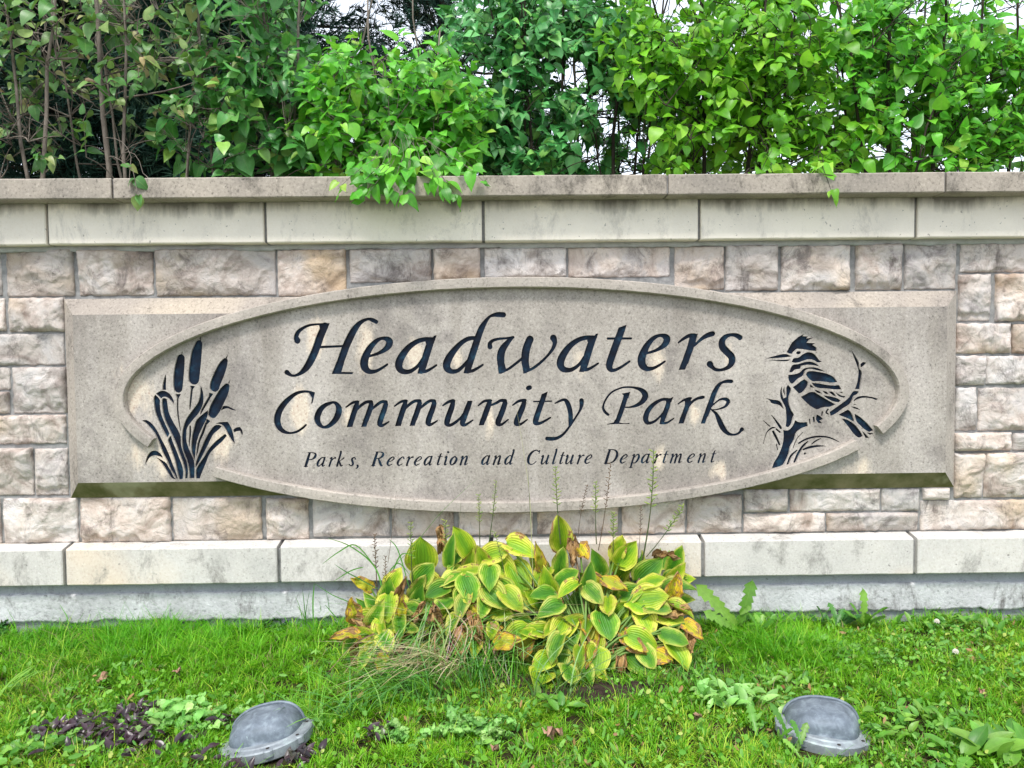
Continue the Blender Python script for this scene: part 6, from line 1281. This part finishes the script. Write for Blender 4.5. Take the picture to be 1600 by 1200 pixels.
def floodlight(label, px, py, Y, roll, pitch, yaw):
    c = at(px, py, Y); root = thing('floodlight', label, 'light', (c.x, c.y, 0), 'floodlights set in the lawn')
    T_ = Matrix.Translation(c) @ Matrix.Rotation(yaw, 4, 'Z') @ Matrix.Rotation(roll, 4, 'Y') @ Matrix.Rotation(pitch, 4, 'X')
    V, Fc = lathe([(.084, -.20), (.098, -.06), (.108, -.032)]); child('housing', mesh('housing', V, Fc, M['housing'], True), root, T_)
    V, Fc = lathe([(.122, -.032), (.139, -.030), (.143, -.026), (.145, .002), (.141, .006), (.122, .008), (.118, .012), (.02, .012)], 56); fl = child('flange', mesh('flange', V, Fc, M['flange'], False), root, T_)
    for k in range(8):
        a_ = (k + .35) * math.pi / 4; mb = MB(); V, Fc = lathe([(.0055, 0), (.0055, .0022), (.003, .0026)], 10); mb.add([(x + .130 * math.cos(a_), y + .130 * math.sin(a_), z + .0068) for x, y, z in V], Fc)
        o = bpy.data.objects.new('bolt', mb.mesh('bolt', M['bolt'])); COL.objects.link(o); o.parent = fl
        mb = MB(); V, Fc = lathe([(.019, -.014), (.019, .003), (.016, .0068), (.004, .0072)], 18); mb.add([(x + .132 * math.cos(a_), y + .132 * math.sin(a_), z) for x, y, z in V], Fc)
        o = bpy.data.objects.new('lug', mb.mesh('lug', M['flange'])); COL.objects.link(o); o.parent = fl
    # hood: a squared-off quarter dome, closed to the viewer and open to the wall
    V = []; Fc = []; nu, nv = 40, 16; R1, Hh = .113, .086; ex = 2.5
    def sup(x): return math.copysign(abs(x) ** (2 / ex), x)
    for j in range(nv + 1):
        ph = (j / nv) * (math.pi / 2 + .30)                          # from the opening over the top to the foot on the near side
        for i in range(nu + 1):
            th = math.pi * i / nu
            # section semicircle (x,z) scaled towards the viewer
            x = sup(math.cos(th)) * R1 * (1.02 - .10 * math.sin(th)); zt = sup(math.sin(th)) * Hh * (.86 + .10 * math.cos(th))
            f = math.cos(min(ph, math.pi / 2) ) if ph <= math.pi / 2 else 0
            y = .035 - (.13 if True else 0) * math.sin(min(ph, math.pi / 2)) ** 1.0
            V.append((x * (abs(f) ** .42 if f > 0 else 0) if ph < math.pi / 2 else 0, y, .011 + zt * (abs(f) ** .55)))
    nv_ = nv
    for j in range(nv):
        for i in range(nu): a_ = j * (nu + 1) + i; Fc.append((a_, a_ + 1, a_ + nu + 2, a_ + nu + 1))
    # inner wall
    o_ = len(V); V += [(x * .955, y + .002, .011 + (z - .011) * .955) for x, y, z in V]
    Fc += [tuple(o_ + q for q in f[::-1]) for f in Fc[:]]
    for i in range(nu): Fc.append((i, o_ + i, o_ + i + 1, i + 1))
    hd = child('hood', mesh('hood', V, Fc, M['bronze'], True), root, T_)
    # rolled lip round the opening, standing just proud of a groove
    rim = [Vector((sup(math.cos(math.pi * i / 40)) * R1 * (1.02 - .10 * math.sin(math.pi * i / 40)) * 1.012, .0405, .011 + sup(math.sin(math.pi * i / 40)) * Hh * (.86 + .10 * math.cos(math.pi * i / 40)) * 1.02)) for i in range(41)]
    V, Fc = tube(rim, [.0052] * 41, 8); lp = bpy.data.objects.new('lip', mesh('lip', V, Fc, M['bronze'], True)); COL.objects.link(lp); lp.parent = hd
    V, Fc = lathe([(.085, .012), (.080, .0135), (.01, .0138)], 32); child('lens', mesh('lens', [(x, y + .02, z) for x, y, z in V], Fc, M['lens'], True), root, T_)
    return root
floodlight('left floodlight, weathered grey-blue hooded lamp tilted to the left, among purple bugle leaves', 416, 1150, -1.03, math.radians(-9), math.radians(-4), math.radians(4))
floodlight('right floodlight, weathered grey-blue hooded lamp sunk in green weeds', 1284, 1138, -1.03, math.radians(4), math.radians(-3), math.radians(-16))
